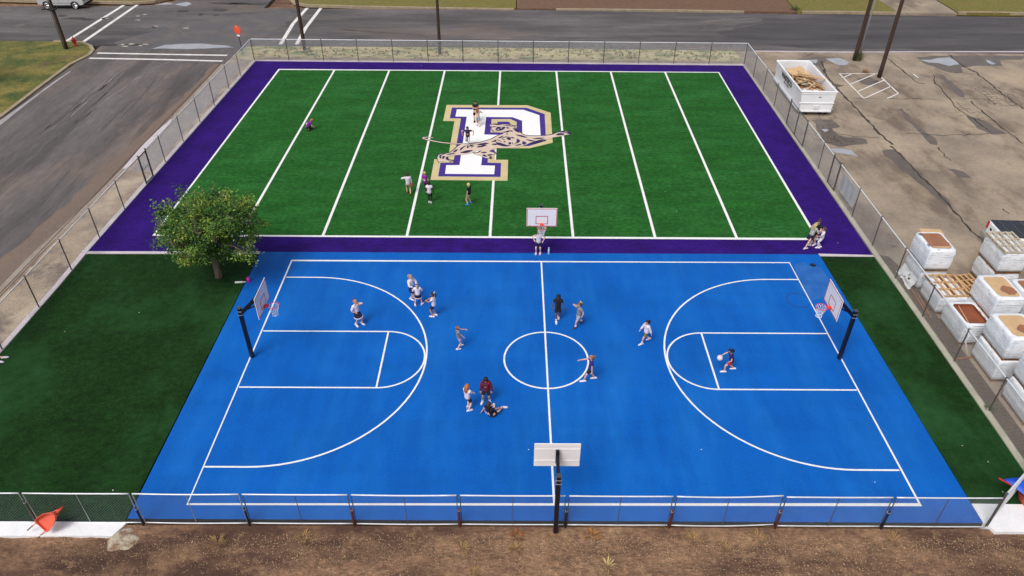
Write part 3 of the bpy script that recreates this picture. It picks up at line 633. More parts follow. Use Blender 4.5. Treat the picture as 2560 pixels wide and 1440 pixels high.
# football lines
ft = [694, 832.5, 969.5, 1108, 1247, 1387, 1523, 1659, 1793]; fb = [384, 597, 806, 1016, 1224, 1432, 1637.5, 1842, 2043]
b = MB(); q = [G(694, 177.5), G(1793, 177.5), G(2043, 592.5), G(383.5, 594)]; b.ribbon(q, .15, .004, True); struct('field_lines', b, M_white, 'white boundary line around the green turf')
b = MB()
for i in range(1, 8): b.ribbon([G(ft[i], 178), G(fb[i], 593)], .15, .001+.0)
struct('field_lines', b, M_white, 'seven white yard lines across the green turf')
# emblem: block letter with leaping big cat
def Z1(pts, z): return GP(pts, z, 1040, 250, 1/6.4)
E_ = MB()
E_.k = 0; E_.poly(Z1([(470, 85), (1765, 82), (2135, 200), (2172, 678), (1800, 770), (1258, 775), (1246, 957), (1460, 957), (1452, 1292), (220, 1288), (280, 955), (495, 955), (597, 345), (415, 343)], .006))
E_.k = 1; E_.poly(Z1([(555, 127), (1745, 122), (2040, 222), (2065, 650), (1790, 735), (1150, 735), (1132, 1005), (1348, 1010), (1340, 1232), (342, 1230), (378, 1012), (585, 1010), (700, 300), (522, 298)], .009))
E_.k = 2; E_.poly(Z1([(635, 155), (1700, 155), (1955, 240), (1980, 600), (1740, 690), (1070, 690), (1028, 1048), (1250, 1052), (1238, 1190), (453, 1188), (470, 1050), (683, 1045), (793, 272), (612, 270)], .012))
E_.k = 1; E_.poly(Z1([(1103, 275), (1525, 275), (1680, 330), (1684, 560), (1075, 555)], .015))
E_.k = 0; E_.poly(Z1([(1190, 308), (1495, 305), (1592, 350), (1592, 522), (1175, 520)], .018))
E_.k = 1; E_.poly(Z1([(1285, 348), (1450, 346), (1490, 362), (1490, 480), (1280, 480)], .021))
E_.k = 1; E_.poly(Z1([(1130, 785), (1200, 770), (1275, 852), (1235, 880), (1140, 850)], .018))
body = [(720, 708), (820, 712), (910, 695), (1010, 685), (1110, 655), (1200, 625), (1290, 572), (1370, 545), (1405, 520), (1395, 500), (1345, 512), (1300, 520), (1245, 512), (1205, 488), (1190, 455), (1198, 432), (1168, 418), (1162, 400), (1250, 386), (1330, 392), (1420, 390), (1500, 402), (1610, 424), (1545, 440), (1600, 478), (1650, 518), (1695, 552), (1760, 572), (1900, 575), (2050, 568), (2170, 550), (2230, 522), (2300, 500), (2380, 494), (2445, 520), (2450, 545), (2390, 550), (2300, 575), (2200, 590), (2070, 625), (1940, 655), (1800, 690), (1720, 722), (1600, 757), (1450, 768), (1290, 770), (1235, 785), (1190, 800), (1150, 822), (1220, 842), (1262, 862), (1180, 885), (1105, 880), (1170, 908), (1198, 932), (1180, 942), (1100, 930), (1030, 902), (930, 872), (903, 857), (960, 850), (1020, 832), (985, 815), (940, 818), (880, 850), (800, 872), (700, 884), (600, 890), (530, 902), (488, 922), (492, 955), (530, 972), (582, 975), (585, 1000), (500, 1002), (440, 998), (385, 985), (362, 1006), (335, 975), (328, 930), (345, 890), (372, 873), (440, 872), (530, 850), (600, 800), (645, 752)]
tail = [(760, 712), (660, 712), (560, 706), (400, 694), (250, 668), (150, 645), (95, 628), (105, 614), (170, 608), (258, 620)]
tw = [26, 26, 25, 26, 28, 28, 24, 22, 22, 16]
def mm(px): return px/6.4*.0275
E_.k = 4; E_.ribbon(Z1(tail, 0), [mm(t+16) for t in tw], .0225)
E_.k = 4; E_.ribbon(Z1(body, 0), mm(24), .0235, True)
E_.k = 3; E_.poly(Z1(body, .025)); E_.k = 3; E_.ribbon(Z1(tail, 0), [mm(t) for t in tw], .0262)
def lens(p, q, w, bend=0., zz=.029):
    p = V((*p, 0)); q = V((*q, 0)); d = q-p; n = V((-d.y, d.x, 0)).normalized()
    up = []; dn = []
    for i in range(9):
        t = i/8; c = p + d*t + n*bend*math.sin(PI*t); h = w/2*math.sin(PI*min(1, max(.04, t)))
        up.append(c+n*h); dn.append(c-n*h)
    E_.poly(Z1([(v.x, v.y) for v in up[:-1]] + [(q.x, q.y)] + [(v.x, v.y) for v in reversed(dn[1:-1])], zz))
E_.k = 4
zk = .028
def Z2(pts): return [((1200+x/10.667-1040)*6.4, (290+y/10.667-250)*6.4) for x, y in pts]
def Z3(pts): return [((x/10.667)*6.4, (330+y/10.667-250)*6.4) for x, y in pts]
for f_, shapes in ((Z2, [[(395, 335), (430, 288), (520, 290), (620, 283), (655, 300), (622, 345), (560, 382), (480, 398), (420, 392), (380, 375)], [(610, 425), (720, 388), (830, 382), (852, 425), (765, 405), (705, 445), (640, 436)], [(275, 690), (395, 636), (395, 690)], [(405, 700), (520, 715), (700, 775), (825, 790), (700, 815), (560, 806), (440, 768)], [(670, 580), (760, 556), (805, 600), (780, 645), (710, 632), (690, 602)], [(735, 698), (803, 698), (803, 752), (728, 762)], [(945, 597), (1000, 618), (1055, 660), (1000, 713), (928, 735), (952, 660)], [(1108, 662), (1225, 710), (1162, 764), (1098, 752)], [(900, 800), (960, 760), (1085, 735), (1060, 775)], [(1985, 502), (2060, 446), (2205, 452), (2225, 492), (2060, 508)], [(2075, 418), (2200, 398), (2385, 438), (2395, 484), (2330, 472), (2260, 432), (2120, 428)]]),
                   (Z3, [[(1138, 515), (1158, 440), (1240, 392), (1335, 362), (1242, 424), (1192, 474)], [(1585, 415), (1640, 376), (1760, 382), (1865, 366), (1700, 414)], [(605, 620), (745, 600), (642, 642), (655, 700), (622, 724), (596, 692)], [(678, 660), (755, 646), (722, 724), (678, 734)], [(762, 690), (835, 656), (820, 720), (890, 785), (778, 745)], [(1985, 252), (2112, 206), (2112, 254)], [(2100, 260), (2200, 298), (2335, 340), (2250, 362), (2115, 304)], [(1730, 620), (1800, 600), (1885, 660), (1800, 655)]])):
    for p_ in shapes: zk += .0006; E_.poly(Z1(f_(p_), zk))
for f_, p_, q_, w_, b_ in [(Z2, (840, 320), (1035, 445), 44, 0), (Z2, (650, 468), (725, 492), 18, 0), (Z2, (445, 592), (605, 528), 28, 6), (Z2, (395, 628), (565, 695), 16, -8), (Z2, (0, 750), (205, 732), 38, 0), (Z2, (0, 800), (155, 788), 26, 0), (Z2, (285, 764), (405, 742), 28, 0), (Z2, (665, 298), (745, 332), 32, 0), (Z2, (785, 565), (895, 602), 24, -10), (Z2, (550, 605), (650, 645), 14, 0), (Z2, (595, 680), (665, 690), 24, 0), (Z2, (1185, 612), (1470, 662), 24, 14), (Z2, (1450, 662), (1705, 603), 18, 4), (Z2, (1365, 602), (1695, 578), 26, 0), (Z2, (915, 492), (1245, 572), 32, 0), (Z2, (1240, 738), (1735, 630), 40, 0), (Z2, (870, 772), (960, 700), 12, 0), (Z2, (820, 690), (840, 770), 16, -14), (Z2, (530, 612), (740, 540), 14, -14), (Z2, (255, 292), (420, 285), 16, 0), (Z2, (300, 222), (560, 232), 14, 0), (Z2, (560, 236), (960, 285), 16, 0), (Z2, (295, 360), (330, 425), 18, 6),
                          (Z3, (1145, 558), (1500, 486), 48, 8), (Z3, (955, 553), (1095, 466), 34, 0), (Z3, (1585, 345), (1920, 298), 38, 4), (Z3, (1395, 358), (1525, 387), 30, 0), (Z3, (775, 616), (1040, 568), 22, 0), (Z3, (1610, 555), (1725, 488), 14, 0), (Z3, (1700, 545), (1870, 538), 26, 6), (Z3, (1875, 612), (2020, 596), 18, 0), (Z3, (1920, 676), (2000, 702), 34, 0), (Z3, (860, 800), (985, 770), 12, 0), (Z3, (2005, 336), (2180, 322), 26, 0), (Z3, (1440, 425), (1475, 430), 16, 0)]:
    (pa, qa) = f_([p_, q_]); zk += .0004; lens(pa, qa, w_*.76, b_*.6, zk)
E_.k = 3
for pa, qa, w_ in [((1330, 452), (1368, 440), 15), ((1275, 472), (1322, 466), 11), ((1228, 458), (1258, 474), 11), ((1215, 494), (1300, 506), 12)]: lens(pa, qa, w_, 0, .066)
tag(E_.build('field_emblem', [M_gold, M_lpurple, M_lwhite, M_tan, M_ldark]), 'gold, purple and white letter P emblem with a leaping big cat inlaid in the turf', 'emblem', None, 'structure')
# wet patch, rain mark and drain lid on the court
b = MB(); b.poly(GP([(1985, 655), (2010, 650), (2022, 660), (2050, 662), (2072, 690), (2092, 720), (2070, 735), (2030, 745), (2003, 720), (1992, 690)], .0025)); struct('wet_patch', b, mat('court_wet', C(22, 98, 186), .42, var=.1, scale=1.5, col2=C(44, 112, 192), spec=.4), 'pale wet patch on corner of the blue court')
b = MB(); b.ribbon(arc((G(1996, 746).x, G(1996, 746).y), .56, 0, 360, 40)[:-1], .06, .0035, True); struct('rain_mark', b, mat('court_ring', C(18, 74, 150), .5, var=.1), 'dark ring mark dried on the blue court')
b = MB(); p = G(2032, 658); b.tube([p, p+V((0, 0, .015))], .15, 20); tag(b.build('drain_cover', M_navypost), 'round dark drain cover on the right corner of the blue court', 'drain cover', None)
# ---- ground outside: lot, streets, verges
zr = -.03
b = MB(); b.prism([V((18.05, 40.7, 0)), V((60, 40.0, 0)), V((60, -20, 0)), V((19.6, -20, 0)), V((19.55, -7.3, 0)), V((17.72, -7.3, 0)), V((17.80, 5.1, 0)), V((18.0, 37.3, 0))], -.25, zr); struct('parking_lot', b, M_conc, 'stained cracked concrete parking lot right of the fence')
b = MB(); b.poly([(17.78, -7.0), (18.5, -7.0), (18.55, 7), (18.3, 8.2), (17.86, 8.4)], zr+.005); struct('dirt', b, mat('lot_silt', C(124, 106, 92), .95, var=.25, scale=1.3, fine=.2, fscale=9, col2=C(96, 80, 68)), 'brown silt between right kerb and the wrapped pallets')
b = MB(); b.prism([(-400, 41.6), (-1.5, 41.35), (20, 40.8), (60, 40.05), (400, 34), (400, 44.5), (60, 50.9), (20, 52.2), (-1.5, 53.1), (-20, 53.1), (-27, 53.4), (-27, 120), (-37, 120), (-37, 54.3), (-45, 53.6), (-400, 53.6)], -.25, zr); struct('road', b, M_asph, 'grey asphalt street across the far side')
b = MB(); b.prism([(-38.2, 41.62), (-25.2, 41.5), (-25.83, 36.8), (-25.85, 23.3), (-26.11, 13.6), (-26.56, 7.8), (-26.6, -20), (-38.3, -20), (-38.4, 31)], -.26, zr-.004); struct('road', b, M_asph2, 'grey brown asphalt side street left of the field')
b = MB(); b.prism([(-25.75, 39.0), (-23.65, 38.6), (-23.64, 37.9), (-23.66, 36), (-24.2, 8), (-24.35, -8.6), (-24.3, -20), (-26.5, -20), (-26.5, 7.8), (-26.05, 13.6), (-25.8, 23.3), (-25.78, 36.8)], -.25, -.035); struct('sidewalk', b, M_dirtg, 'sandy strip between left fence and side street')
b = MB(); b.prism([(-24.2, 37.9), (-24.25, 17.5), (-25.6, 17.5), (-25.72, 36.8)], -.25, -.028); struct('sidewalk', b, mat('grey_sidewalk', C(150, 140, 138), .9, var=.14, scale=.6, fine=.1, fscale=7), 'grey sidewalk strip behind the far left fence')
b = MB()
pts = [(-25.85, 36.8), (-25.85, 30), (-25.85, 23.3), (-25.98, 18), (-26.11, 13.6), (-26.56, 7.8), (-26.6, -10)]
b.ribbon(pts, .42, -.022); struct('kerb', b, mat('worn_kerb', C(190, 178, 166), .9, var=.3, scale=1.6, fine=.15, fscale=9, col2=C(150, 132, 118)), 'worn broken kerb along the side street')
b = MB(); b.ribbon([(-25.95, 25.5), (-25.95, 23.4), (-26.0, 21), (-26.05, 17.8)], [.1, .5, .55, .2], -.015); struct('kerb', b, M_curbw, 'white painted section of the worn kerb')
# broken asphalt edge along the side street
b = MB(); rnd = random.Random(5); pts = []
for i in range(60):
    t = i/59; y = 38 - 46*t; x = -26.15 - .35*t*1.2 + .12*noise.noise(V((y*1.3, 0, 0))) + .06*noise.noise(V((y*4, 0, 2)))
    pts.append((x, y))
b.ribbon(pts, .05, -.018); struct('pavement_cracks', b, M_crack, 'dark broken edge along the side street kerb')
b = MB(); b.prism([(-24.0, 37.9), (18.0, 37.35), (18.0, 40.75), (-1.5, 41.28), (-24.2, 41.45), (-25.2, 41.3), (-25.7, 39.0), (-24.5, 38.0)], -.25, -.02); struct('verge', b, M_verge, 'pale dry grass strip between far fence and street')
b = MB(); b.prism([(-23.6, 37.9), (18.0, 37.35), (18.0, 38.0), (-23.7, 38.6)], -.24, -.012); struct('verge', b, mat('verge_soil', C(150, 130, 112), .95, var=.2, scale=.9, fine=.2, fscale=8, col2=C(176, 158, 128)), 'brown soil strip just behind the far fence')
# left lawn
b = MB(); lw = GP([(-300, 112), (200, 113), (222, 122), (229, 133), (219, 145), (170, 170), (90, 230), (0, 300)]) + [V((-38.4, -20, 0)), V((-80, -20, 0)), V((-80, 42.4, 0))]
b.prism(lw, -.25, .06); struct('lawn', b, M_lawn, 'patchy green and straw lawn at left street corner')
b = MB(); kp = GP([(130, 112), (200, 113), (222, 122), (229, 133), (219, 145), (170, 170), (90, 230), (0, 300)]) + [V((-38.35, -20, 0))]
b.ribbon(kp, .28, .075); v0 = list(b.v)
o = struct('kerb', b, M_kerb, 'worn kerb curving round the left lawn corner'); sm = o.modifiers.new('Solidify', 'SOLIDIFY'); sm.thickness = .2; sm.offset = -1
b = MB(); b.ribbon(GP([(172, 185), (130, 214), (90, 244), (40, 282), (0, 312), (-60, 362)]), [.12, .22, .2, .34, .5, .4], zr+.004); struct('gutter', b, mat('pale_gutter', C(168, 162, 166), .6, var=.15, scale=1.2), 'pale gutter strip along the left lawn kerb')
# far kerbs and lawns
def far_kerb(pts, label, w=.3):
    b = MB(); b.ribbon(GP(pts), w, .09); o = struct('kerb', b, M_kerb, label); sm = o.modifiers.new('Solidify', 'SOLIDIFY'); sm.thickness = .25; sm.offset = -1
far_kerb([(-200, 8), (0, 9), (120, 11), (230, 12), (330, 13), (380, 9), (418, 0), (430, -14), (440, -40)], 'kerb curving round the far left lawn')
far_kerb([(716, -40), (717, -14), (720, 0), (732, 11), (765, 17), (900, 20), (1100, 22), (1280, 24)], 'kerb along the far middle lawn')
far_kerb([(1385, 23), (1500, 23), (1700, 24), (1855, 26)], 'tan kerb in front of the bare dirt lot')
far_kerb([(2000, 25), (2100, 25), (2236, 26)], 'kerb along the lawn left of the driveway')
far_kerb([(2390, 24), (2480, 24), (2700, 26)], 'kerb along the lawn right of the driveway')
b = MB(); b.prism(GP([(-300, 5), (120, 9), (230, 10), (330, 11), (378, 7), (415, -2), (428, -16), (438, -42)]) + [V((-36, 120, 0)), V((-200, 120, 0))], -.25, .055); struct('lawn', b, M_lawn2, 'yellowing lawn behind the silver car')
b = MB(); b.prism(GP([(719, -40), (720, -14), (723, -2), (735, 9), (765, 15), (900, 18), (1100, 20), (1285, 22)]) + [V((-1, 120, 0)), V((-26, 120, 0))], -.25, .055); struct('lawn', b, M_lawn2, 'yellowing lawn beyond the far street')
b = MB(); b.prism(GP([(1287, 22), (1500, 22), (1860, 25), (1985, 26)]) + [V((32, 120, 0)), V((-.9, 120, 0))], -.25, .04); struct('dirt_lot', b, mat('far_dirt', C(132, 102, 80), .95, var=.25, scale=.4, fine=.3, fscale=5, bump=.5, bscale=6, col2=C(112, 84, 66), stretch=(.5, 1.5, 1)), 'bare brown dirt lot beyond the far street')
b = MB(); b.prism(GP([(1987, 25), (2238, 25)]) + [V((36, 120, 0)), V((31.9, 120, 0))], -.25, .055); struct('lawn', b, M_lawn2, 'lawn left of the pale driveway')
b = MB(); b.prism(GP([(2240, 28), (2388, 27)]) + [V((44, 120, 0)), V((36.1, 120, 0))], -.25, .045); struct('driveway', b, M_conc, 'pale concrete driveway beyond the far street')
b = MB(); b.prism(GP([(2390, 25), (2700, 26)]) + [V((120, 120, 0)), V((44.1, 120, 0))], -.25, .055); struct('lawn', b, M_lawn2, 'lawn right of the pale driveway')
b = MB(); b.ribbon([G(1880, 123), G(2100, 124), G(2300, 122), G(2700, 119)], .28, zr+.012); struct('kerb', b, M_curbw, 'pale flush kerb between street and parking lot')
# kerbside dirt along the side street, soil tufts on the verge
b = MB(); P = []; Q = []
for i in range(50):
    y = 37 - 46*i/49; x = -26.1 - .012*max(0, 14-y)*1.5
    P.append((x, y)); Q.append((x - .5 - 1.3*max(0, min(1, (30-y)/22)) - .5*noise.noise(V((y*.35, 1, 0))) - .25*noise.noise(V((y*1.3, 5, 0))), y))
b.v = [V((p[0], p[1], zr+.001)) for p in P] + [V((q[0], q[1], zr+.001)) for q in Q]; n_ = len(P); b.f = [(i, n_+i, n_+i+1, i+1) for i in range(n_-1)]; b.m = [0]*len(b.f)
struct('kerbside_silt', b, mat('tan_silt', C(140, 120, 106), .92, var=.2, scale=.6, fine=.15, fscale=7, col2=C(118, 102, 94), stretch=(1.4, .4, 1)), 'tan silt washed along the side street kerb')
b = MB(); rnd = random.Random(17)
for i in range(420):
    x = rnd.uniform(-23.5, 17.5); y = 38.3 + 2.7*rnd.random()**.8 + .0; r = rnd.uniform(.05, .16)*(1.6 if noise.noise(V((x*.4, y*.9, 2))) > .15 else 1); b.k = 0 if rnd.random() < .55 else 1
    for j in range(7):
        a = rnd.uniform(0, 6.28); q = V((x+r*.6*math.cos(a), y+r*.4*math.sin(a), -.02)); w = V((-math.sin(a), math.cos(a), 0))*.03; t = q + V((r*math.cos(a), r*math.sin(a), rnd.uniform(.05, .16)))
        b.add([q-w, q+w, t+w*.3, t-w*.3], [(0, 1, 2, 3)])
tag(b.build('grass_tussocks', [M_weed2, mat('straw_brown', C(128, 112, 78), .95, var=.3, scale=6)]), 'small dark grass tussocks dotted over the pale verge', 'grass', None, 'stuff')
b = MB(); blob(GP([(1905, 44), (2100, 36), (2560, 34), (2760, 34), (2760, 112), (2400, 116), (2000, 114), (1830, 100), (1790, 76)]), zr+.003, .6, 8)
struct('road_patch', b, mat('darker_asphalt', C(72, 69, 73), .75, var=.16, scale=.3, fine=.12, fscale=5, stretch=(.3, 1.6, 1), col2=C(90, 86, 88)), 'darker asphalt on right part of the far street')  # darker tone laid over the right part of the street
# crosswalks
M_cw = mat('worn_road_paint', (.70, .67, .66), .8, var=.12, scale=1.5, fine=.1, fscale=8)
for i, (l, w) in enumerate(([[(161, 110), (304, 19)], .34], [[(204, 111), (338, 18)], .34], [[(239, 139), (400, 141), (564, 142.5)], .3], [[(219, 152), (400, 154), (554, 157)], .3], [[(697, 114), (728, 62), (763, 23)], .34], [[(737, 114), (760, 72), (797, 23)], .34])):
    b = MB(); b.ribbon([G(*p) for p in l], w, zr+.008); struct('crosswalk', b, M_cw, ['left stripe of the crosswalk at left lawn corner', 'right stripe of the crosswalk at left lawn corner', 'far stripe of crosswalk over the side street', 'near stripe of crosswalk over the side street', 'left stripe of crosswalk beside the timber pole', 'right stripe of crosswalk beside the timber pole'][i])
# tyre marks
b = MB(); rnd = random.Random(12)
def streak(P, w):
    out = []; ww = []
    for i in range(len(P)-1):
        for t in range(8):
            q = P[i].lerp(P[i+1], t/8); q = q + V((noise.noise(q*.4), noise.noise(q*.4+V((4, 4, 4))), 0))*.12
            out.append(q); ww.append(w*max(.15, .6+1.1*noise.noise(q*.9)))
    ww[0] = ww[-1] = .03; b.ribbon(out, ww, zr+.006)
for u0, v0, u1, v1 in ((155, 345, 330, 165), (80, 352, 290, 195), (205, 285, 300, 203), (0, 470, 260, 240), (60, 420, 200, 300), (30, 450, 250, 265), (110, 330, 240, 215), (300, 300, 395, 190), (60, 560, 180, 420), (250, 330, 330, 250)):
    m_ = G((u0+u1)/2+3, (v0+v1)/2); streak([G(u0, v0), m_, G(u1, v1)], rnd.uniform(.08, .22))
for l in ([(640, 75), (760, 62), (900, 80), (1000, 84)], [(640, 80), (800, 72), (1100, 92)], [(345, 90), (420, 100), (500, 104)], [(430, 82), (470, 45)], [(545, 78), (620, 25)], [(400, 72), (460, 95)], [(1280, 92), (1450, 94)], [(1720, 80), (1850, 55), (1905, 45)], [(1000, 60), (1300, 66), (1600, 60)], [(2000, 90), (2200, 96), (2400, 84)], [(900, 40), (1200, 46)]): streak([G(*p) for p in l], rnd.uniform(.08, .18))
struct('tyre_marks', b, mat('tyre_dark', C(92, 87, 88), .85, var=.2, scale=1), 'faint dark tyre streaks on the streets')
b = MB(); rnd = random.Random(8)
for (u0, v0, u1, v1) in ((120, 335, 300, 170), (170, 300, 300, 180), (210, 262, 300, 200), (1500, 68, 1760, 66), (1840, 64, 1910, 52), (700, 100, 900, 96), (1750, 50, 1900, 40)):
    streak([G(u0, v0), G((u0+u1)/2, (v0+v1)/2), G(u1, v1)], rnd.uniform(.05, .12))
streak(GP([(420, 158), (382, 176), (343, 198), (308, 224), (281, 242), (240, 272), (190, 320)]), .10)
struct('road_scuffs', b, mat('pale_scuff', C(146, 138, 136), .9, var=.15, scale=1), 'pale scuffed streaks on the streets')
# wet dark zone of the junction and puddles
b = MB()
blob(GP([(280, 112), (330, 98), (460, 60), (600, 40), (720, 30), (730, 45), (690, 80), (640, 105), (600, 125), (500, 128), (360, 130), (290, 128)]), zr+.003, .5)
struct('wet_patch', b, mat('wet_asphalt', C(96, 92, 96), .3, var=.2, scale=.5, fine=.1, fscale=6, rough2=.75, col2=C(112, 104, 102)), 'darker damp asphalt in the street junction')
def Z(i, pts): return [((i % 4)*640 + x/4, (i//4)*360 + y/4) for x, y in pts]
pud = [('puddle', Z(0, [(1500, 510), (1640, 468), (1850, 458), (2010, 456), (2200, 470), (2330, 490), (2150, 496), (2000, 505), (1800, 513), (1650, 508)]), 'long pale puddle along the gutter of the junction'),
       ('puddle', Z(0, [(1730, 60), (1850, 40), (1895, 60), (1850, 82), (1740, 72)]), 'pale puddle at far corner of the junction'),
       ('puddle', Z(0, [(1520, 70), (1640, 48), (1740, 60), (1650, 66)]), 'thin puddle beside the far left kerb'),
       ('puddle', Z(3, [(560, 562), (680, 556), (770, 580), (800, 600), (765, 626), (700, 628), (620, 595)]), 'pale puddle behind the white dumpster'),
       ('puddle', Z(3, [(400, 572), (470, 570), (484, 590), (465, 612), (420, 600)]), 'small puddle beside the dumpster rim'),
       ('puddle', Z(3, [(1505, 572), (1610, 565), (1700, 548), (1800, 540), (1860, 575), (1910, 612), (1790, 626), (1690, 600), (1590, 592)]), 'large pale puddle near far edge of the parking lot'),
       ('puddle', Z(3, [(2160, 556), (2210, 575), (2270, 604), (2230, 612), (2180, 590)]), 'small puddle right of the large lot puddle'),
       ('puddle', Z(3, [(525, 1268), (580, 1262), (606, 1282), (560, 1295)]), 'bright little puddle on broken concrete near dumpster'),
       ('puddle', Z(7, [(600, 20), (720, 15), (830, 40), (905, 100), (780, 78), (660, 60)]), 'grey puddle on cracked concrete by the fence gate')]
for n_, pts, lab in pud:
    b = MB(); blob(GP(pts), zr+.010, .12, 4); struct('puddle', b, M_puddle, lab)
b = MB()
for pts in (Z(3, [(275, 575), (420, 548), (640, 545), (560, 590), (520, 620), (550, 700), (640, 800), (740, 830), (690, 850), (600, 760), (480, 640)]), Z(3, [(1450, 545), (1700, 525), (1980, 520), (2560, 520), (2540, 560), (2300, 560), (2330, 620), (2080, 625), (1900, 640), (1960, 690), (1800, 690), (1600, 620)]), Z(3, [(440, 1180), (620, 1160), (720, 1240), (640, 1260), (700, 1330), (960, 1360), (980, 1410), (700, 1440), (560, 1400), (500, 1290)]), Z(3, [(880, 760), (1000, 740), (1110, 790), (1060, 830), (900, 810)]), Z(3, [(1290, 1060), (1330, 1050), (1430, 1170), (1560, 1290), (1670, 1350), (1680, 1420), (1600, 1400), (1480, 1280)]), Z(3, [(1680, 700), (1740, 720), (1950, 900), (1960, 950), (1850, 900)]), Z(3, [(1960, 1120), (2100, 1150), (2380, 1300), (2240, 1310), (2080, 1240)]), Z(7, [(1800, 210), (1960, 240), (2020, 310), (1900, 300)]), Z(7, [(1120, 30), (1260, 20), (1420, 170), (1600, 340), (1800, 560), (1760, 580), (1560, 400), (1300, 200)]), Z(7, [(1190, 975), (1240, 965), (1272, 990), (1255, 1005), (1205, 1000)])):
    blob(GP(pts), zr+.004, .25, 5)
struct('wet_stains', b, M_wet, 'dark damp stains on the concrete lot')
b = MB()
def crack(pts, w=.08, k=7, j=.16):
    P = GP(pts); out = []; ww = []
    for i in range(len(P)-1):
        for t in range(k):
            q = P[i].lerp(P[i+1], t/k); n = V((noise.noise(q*1.7+V((3, 8, 2))), noise.noise(q*1.7), 0))*j + V((noise.noise(q*6), noise.noise(q*6+V((2, 2, 2))), 0))*.05
            out.append((q.x+n.x, q.y+n.y)); ww.append(w*(.55 + abs(noise.noise(q*2.5))*1.9))
    b.ribbon(out, ww, zr+.0075)
for pts, w in ((Z(3, [(520, 590), (560, 720), (680, 860), (780, 960), (900, 1090), (1000, 1190), (1130, 1330), (1250, 1430)]), .16), (Z(7, [(1230, 0), (1390, 150), (1560, 330), (1640, 400), (1800, 570), (1950, 740), (2060, 860), (2130, 910)]), .13), (Z(3, [(1180, 550), (1300, 650), (1450, 770), (1500, 800), (1560, 810)]), .10), (Z(3, [(1650, 720), (1660, 800), (1780, 920), (1860, 1040), (2040, 1150), (2130, 1220), (2240, 1300)]), .10), (Z(3, [(1790, 510), (1930, 620), (2080, 700), (2200, 790), (2300, 880), (2420, 960), (2560, 1060)]), .14), (Z(3, [(2020, 980), (2200, 1130), (2300, 1220), (2420, 1300), (2560, 1420)]), .09), (Z(3, [(830, 955), (1160, 960), (1500, 955), (1700, 960)]), .05), (Z(3, [(1240, 1300), (1560, 1310), (1700, 1320), (2000, 1310), (2240, 1300)]), .07), (Z(3, [(700, 1310), (850, 1340), (1140, 1345)]), .05), (Z(7, [(1690, 0), (1780, 100), (1830, 140)]), .08), (Z(7, [(2330, 605), (2420, 670)]), .07), (Z(3, [(690, 830), (760, 832)]), .05), (Z(3, [(980, 1130), (1060, 1140), (1145, 1170)]), .06), (Z(3, [(1940, 950), (2180, 955), (2280, 1020)]), .05), (Z(3, [(1850, 695), (1980, 695), (2080, 720)]), .05), (Z(3, [(280, 575), (420, 520), (440, 510)]), .06), (Z(3, [(2080, 1080), (2120, 1100), (2200, 1110)]), .05), (Z(3, [(1280, 540), (1340, 580), (1440, 578)]), .05)):
    crack(pts, w)
rnd = random.Random(3)
for cx_, cy_, n, sx, sy in ((2045, 330, 34, 40, 24), (2085, 345, 24, 44, 10), (2490, 232, 22, 46, 26), (2060, 290, 14, 26, 14), (2410, 270, 14, 26, 22)):
    c0 = G(cx_, cy_); ex = abs(G(cx_+sx, cy_).x-c0.x); ey = abs(G(cx_, cy_-sy).y-c0.y); nu, nv = max(3, int(ex*2/.42)), max(3, int(ey*2/.42)); gp = {}
    for iu in range(nu+1):
        for iv in range(nv+1):
            gp[iu, iv] = V((c0.x-ex+2*ex*iu/nu+rnd.uniform(-.16, .16), c0.y-ey+2*ey*iv/nv+rnd.uniform(-.16, .16), 0))
    for (iu, iv), q in gp.items():
        u_, v_ = iu/nu*2-1, iv/nv*2-1
        if u_*u_+v_*v_ > 1.05 + .5*noise.noise(q*.8): continue
        for d_ in ((1, 0), (0, 1)):
            r_ = gp.get((iu+d_[0], iv+d_[1]))
            if r_ is not None and rnd.random() < .72: b.ribbon([q, q.lerp(r_, .5)+V((rnd.uniform(-.05, .05), rnd.uniform(-.05, .05), 0)), r_], [.02, rnd.uniform(.025, .06), .02], zr+.0085)
struct('pavement_cracks', b, M_crack, 'dark cracks across the concrete lot')
b = MB()
for p, q in ([(700, 712), (1080, 708)], [(700, 712), (950, 962)], [(1080, 708), (1290, 905)], [(745, 748), (825, 712)], [(815, 815), (1060, 712)], [(880, 890), (1145, 775)], [(945, 960), (1215, 835)], [(1180, 958), (1290, 905)], [(1440, 710), (1490, 750)]):
    b.ribbon(GP(Z(3, [p, q])), .11, zr+.012)
struct('bay_lines', b, M_cw, 'worn white hatching painted around a timber pole')
b = MB()
for p, sz in (((45, 71), .9), ((228, 77), .6), ((15, 33), .8)):
    q = G(*p); b.tube([V((q.x, q.y, zr)), V((q.x, q.y, zr+.008))], sz*.5, 18)
struct('manhole_covers', b, M_wet, 'round dark manhole covers in the left street')
b = MB()
for u0, v0, sx in ((258, 119, 3.0), (334, 118, 3.4), (570, 12, 5.), (640, 14, 2.6), (498, 41, .8), (536, 42, .8), (590, 14, 3.), (182, 53, 2.4), (214, 55, 1.4), (262, 52, 1.2), (150, 47, 1.), (385, 72, .6), (452, 33, 1.2), (545, 30, 1.6)):
    q = G(u0, v0); blob([q + V((sx*math.cos(a)*.5, .35*math.sin(a), 0)) for a in (0, 1, 2, 3.1, 4, 5)], zr+.008, .25, 4)
struct('gutter_mud', b, mat('gutter_dark', C(60, 54, 50), .5, var=.3, scale=2), 'dark wet mud lying in the junction gutters')
b = MB(); rnd = random.Random(77)
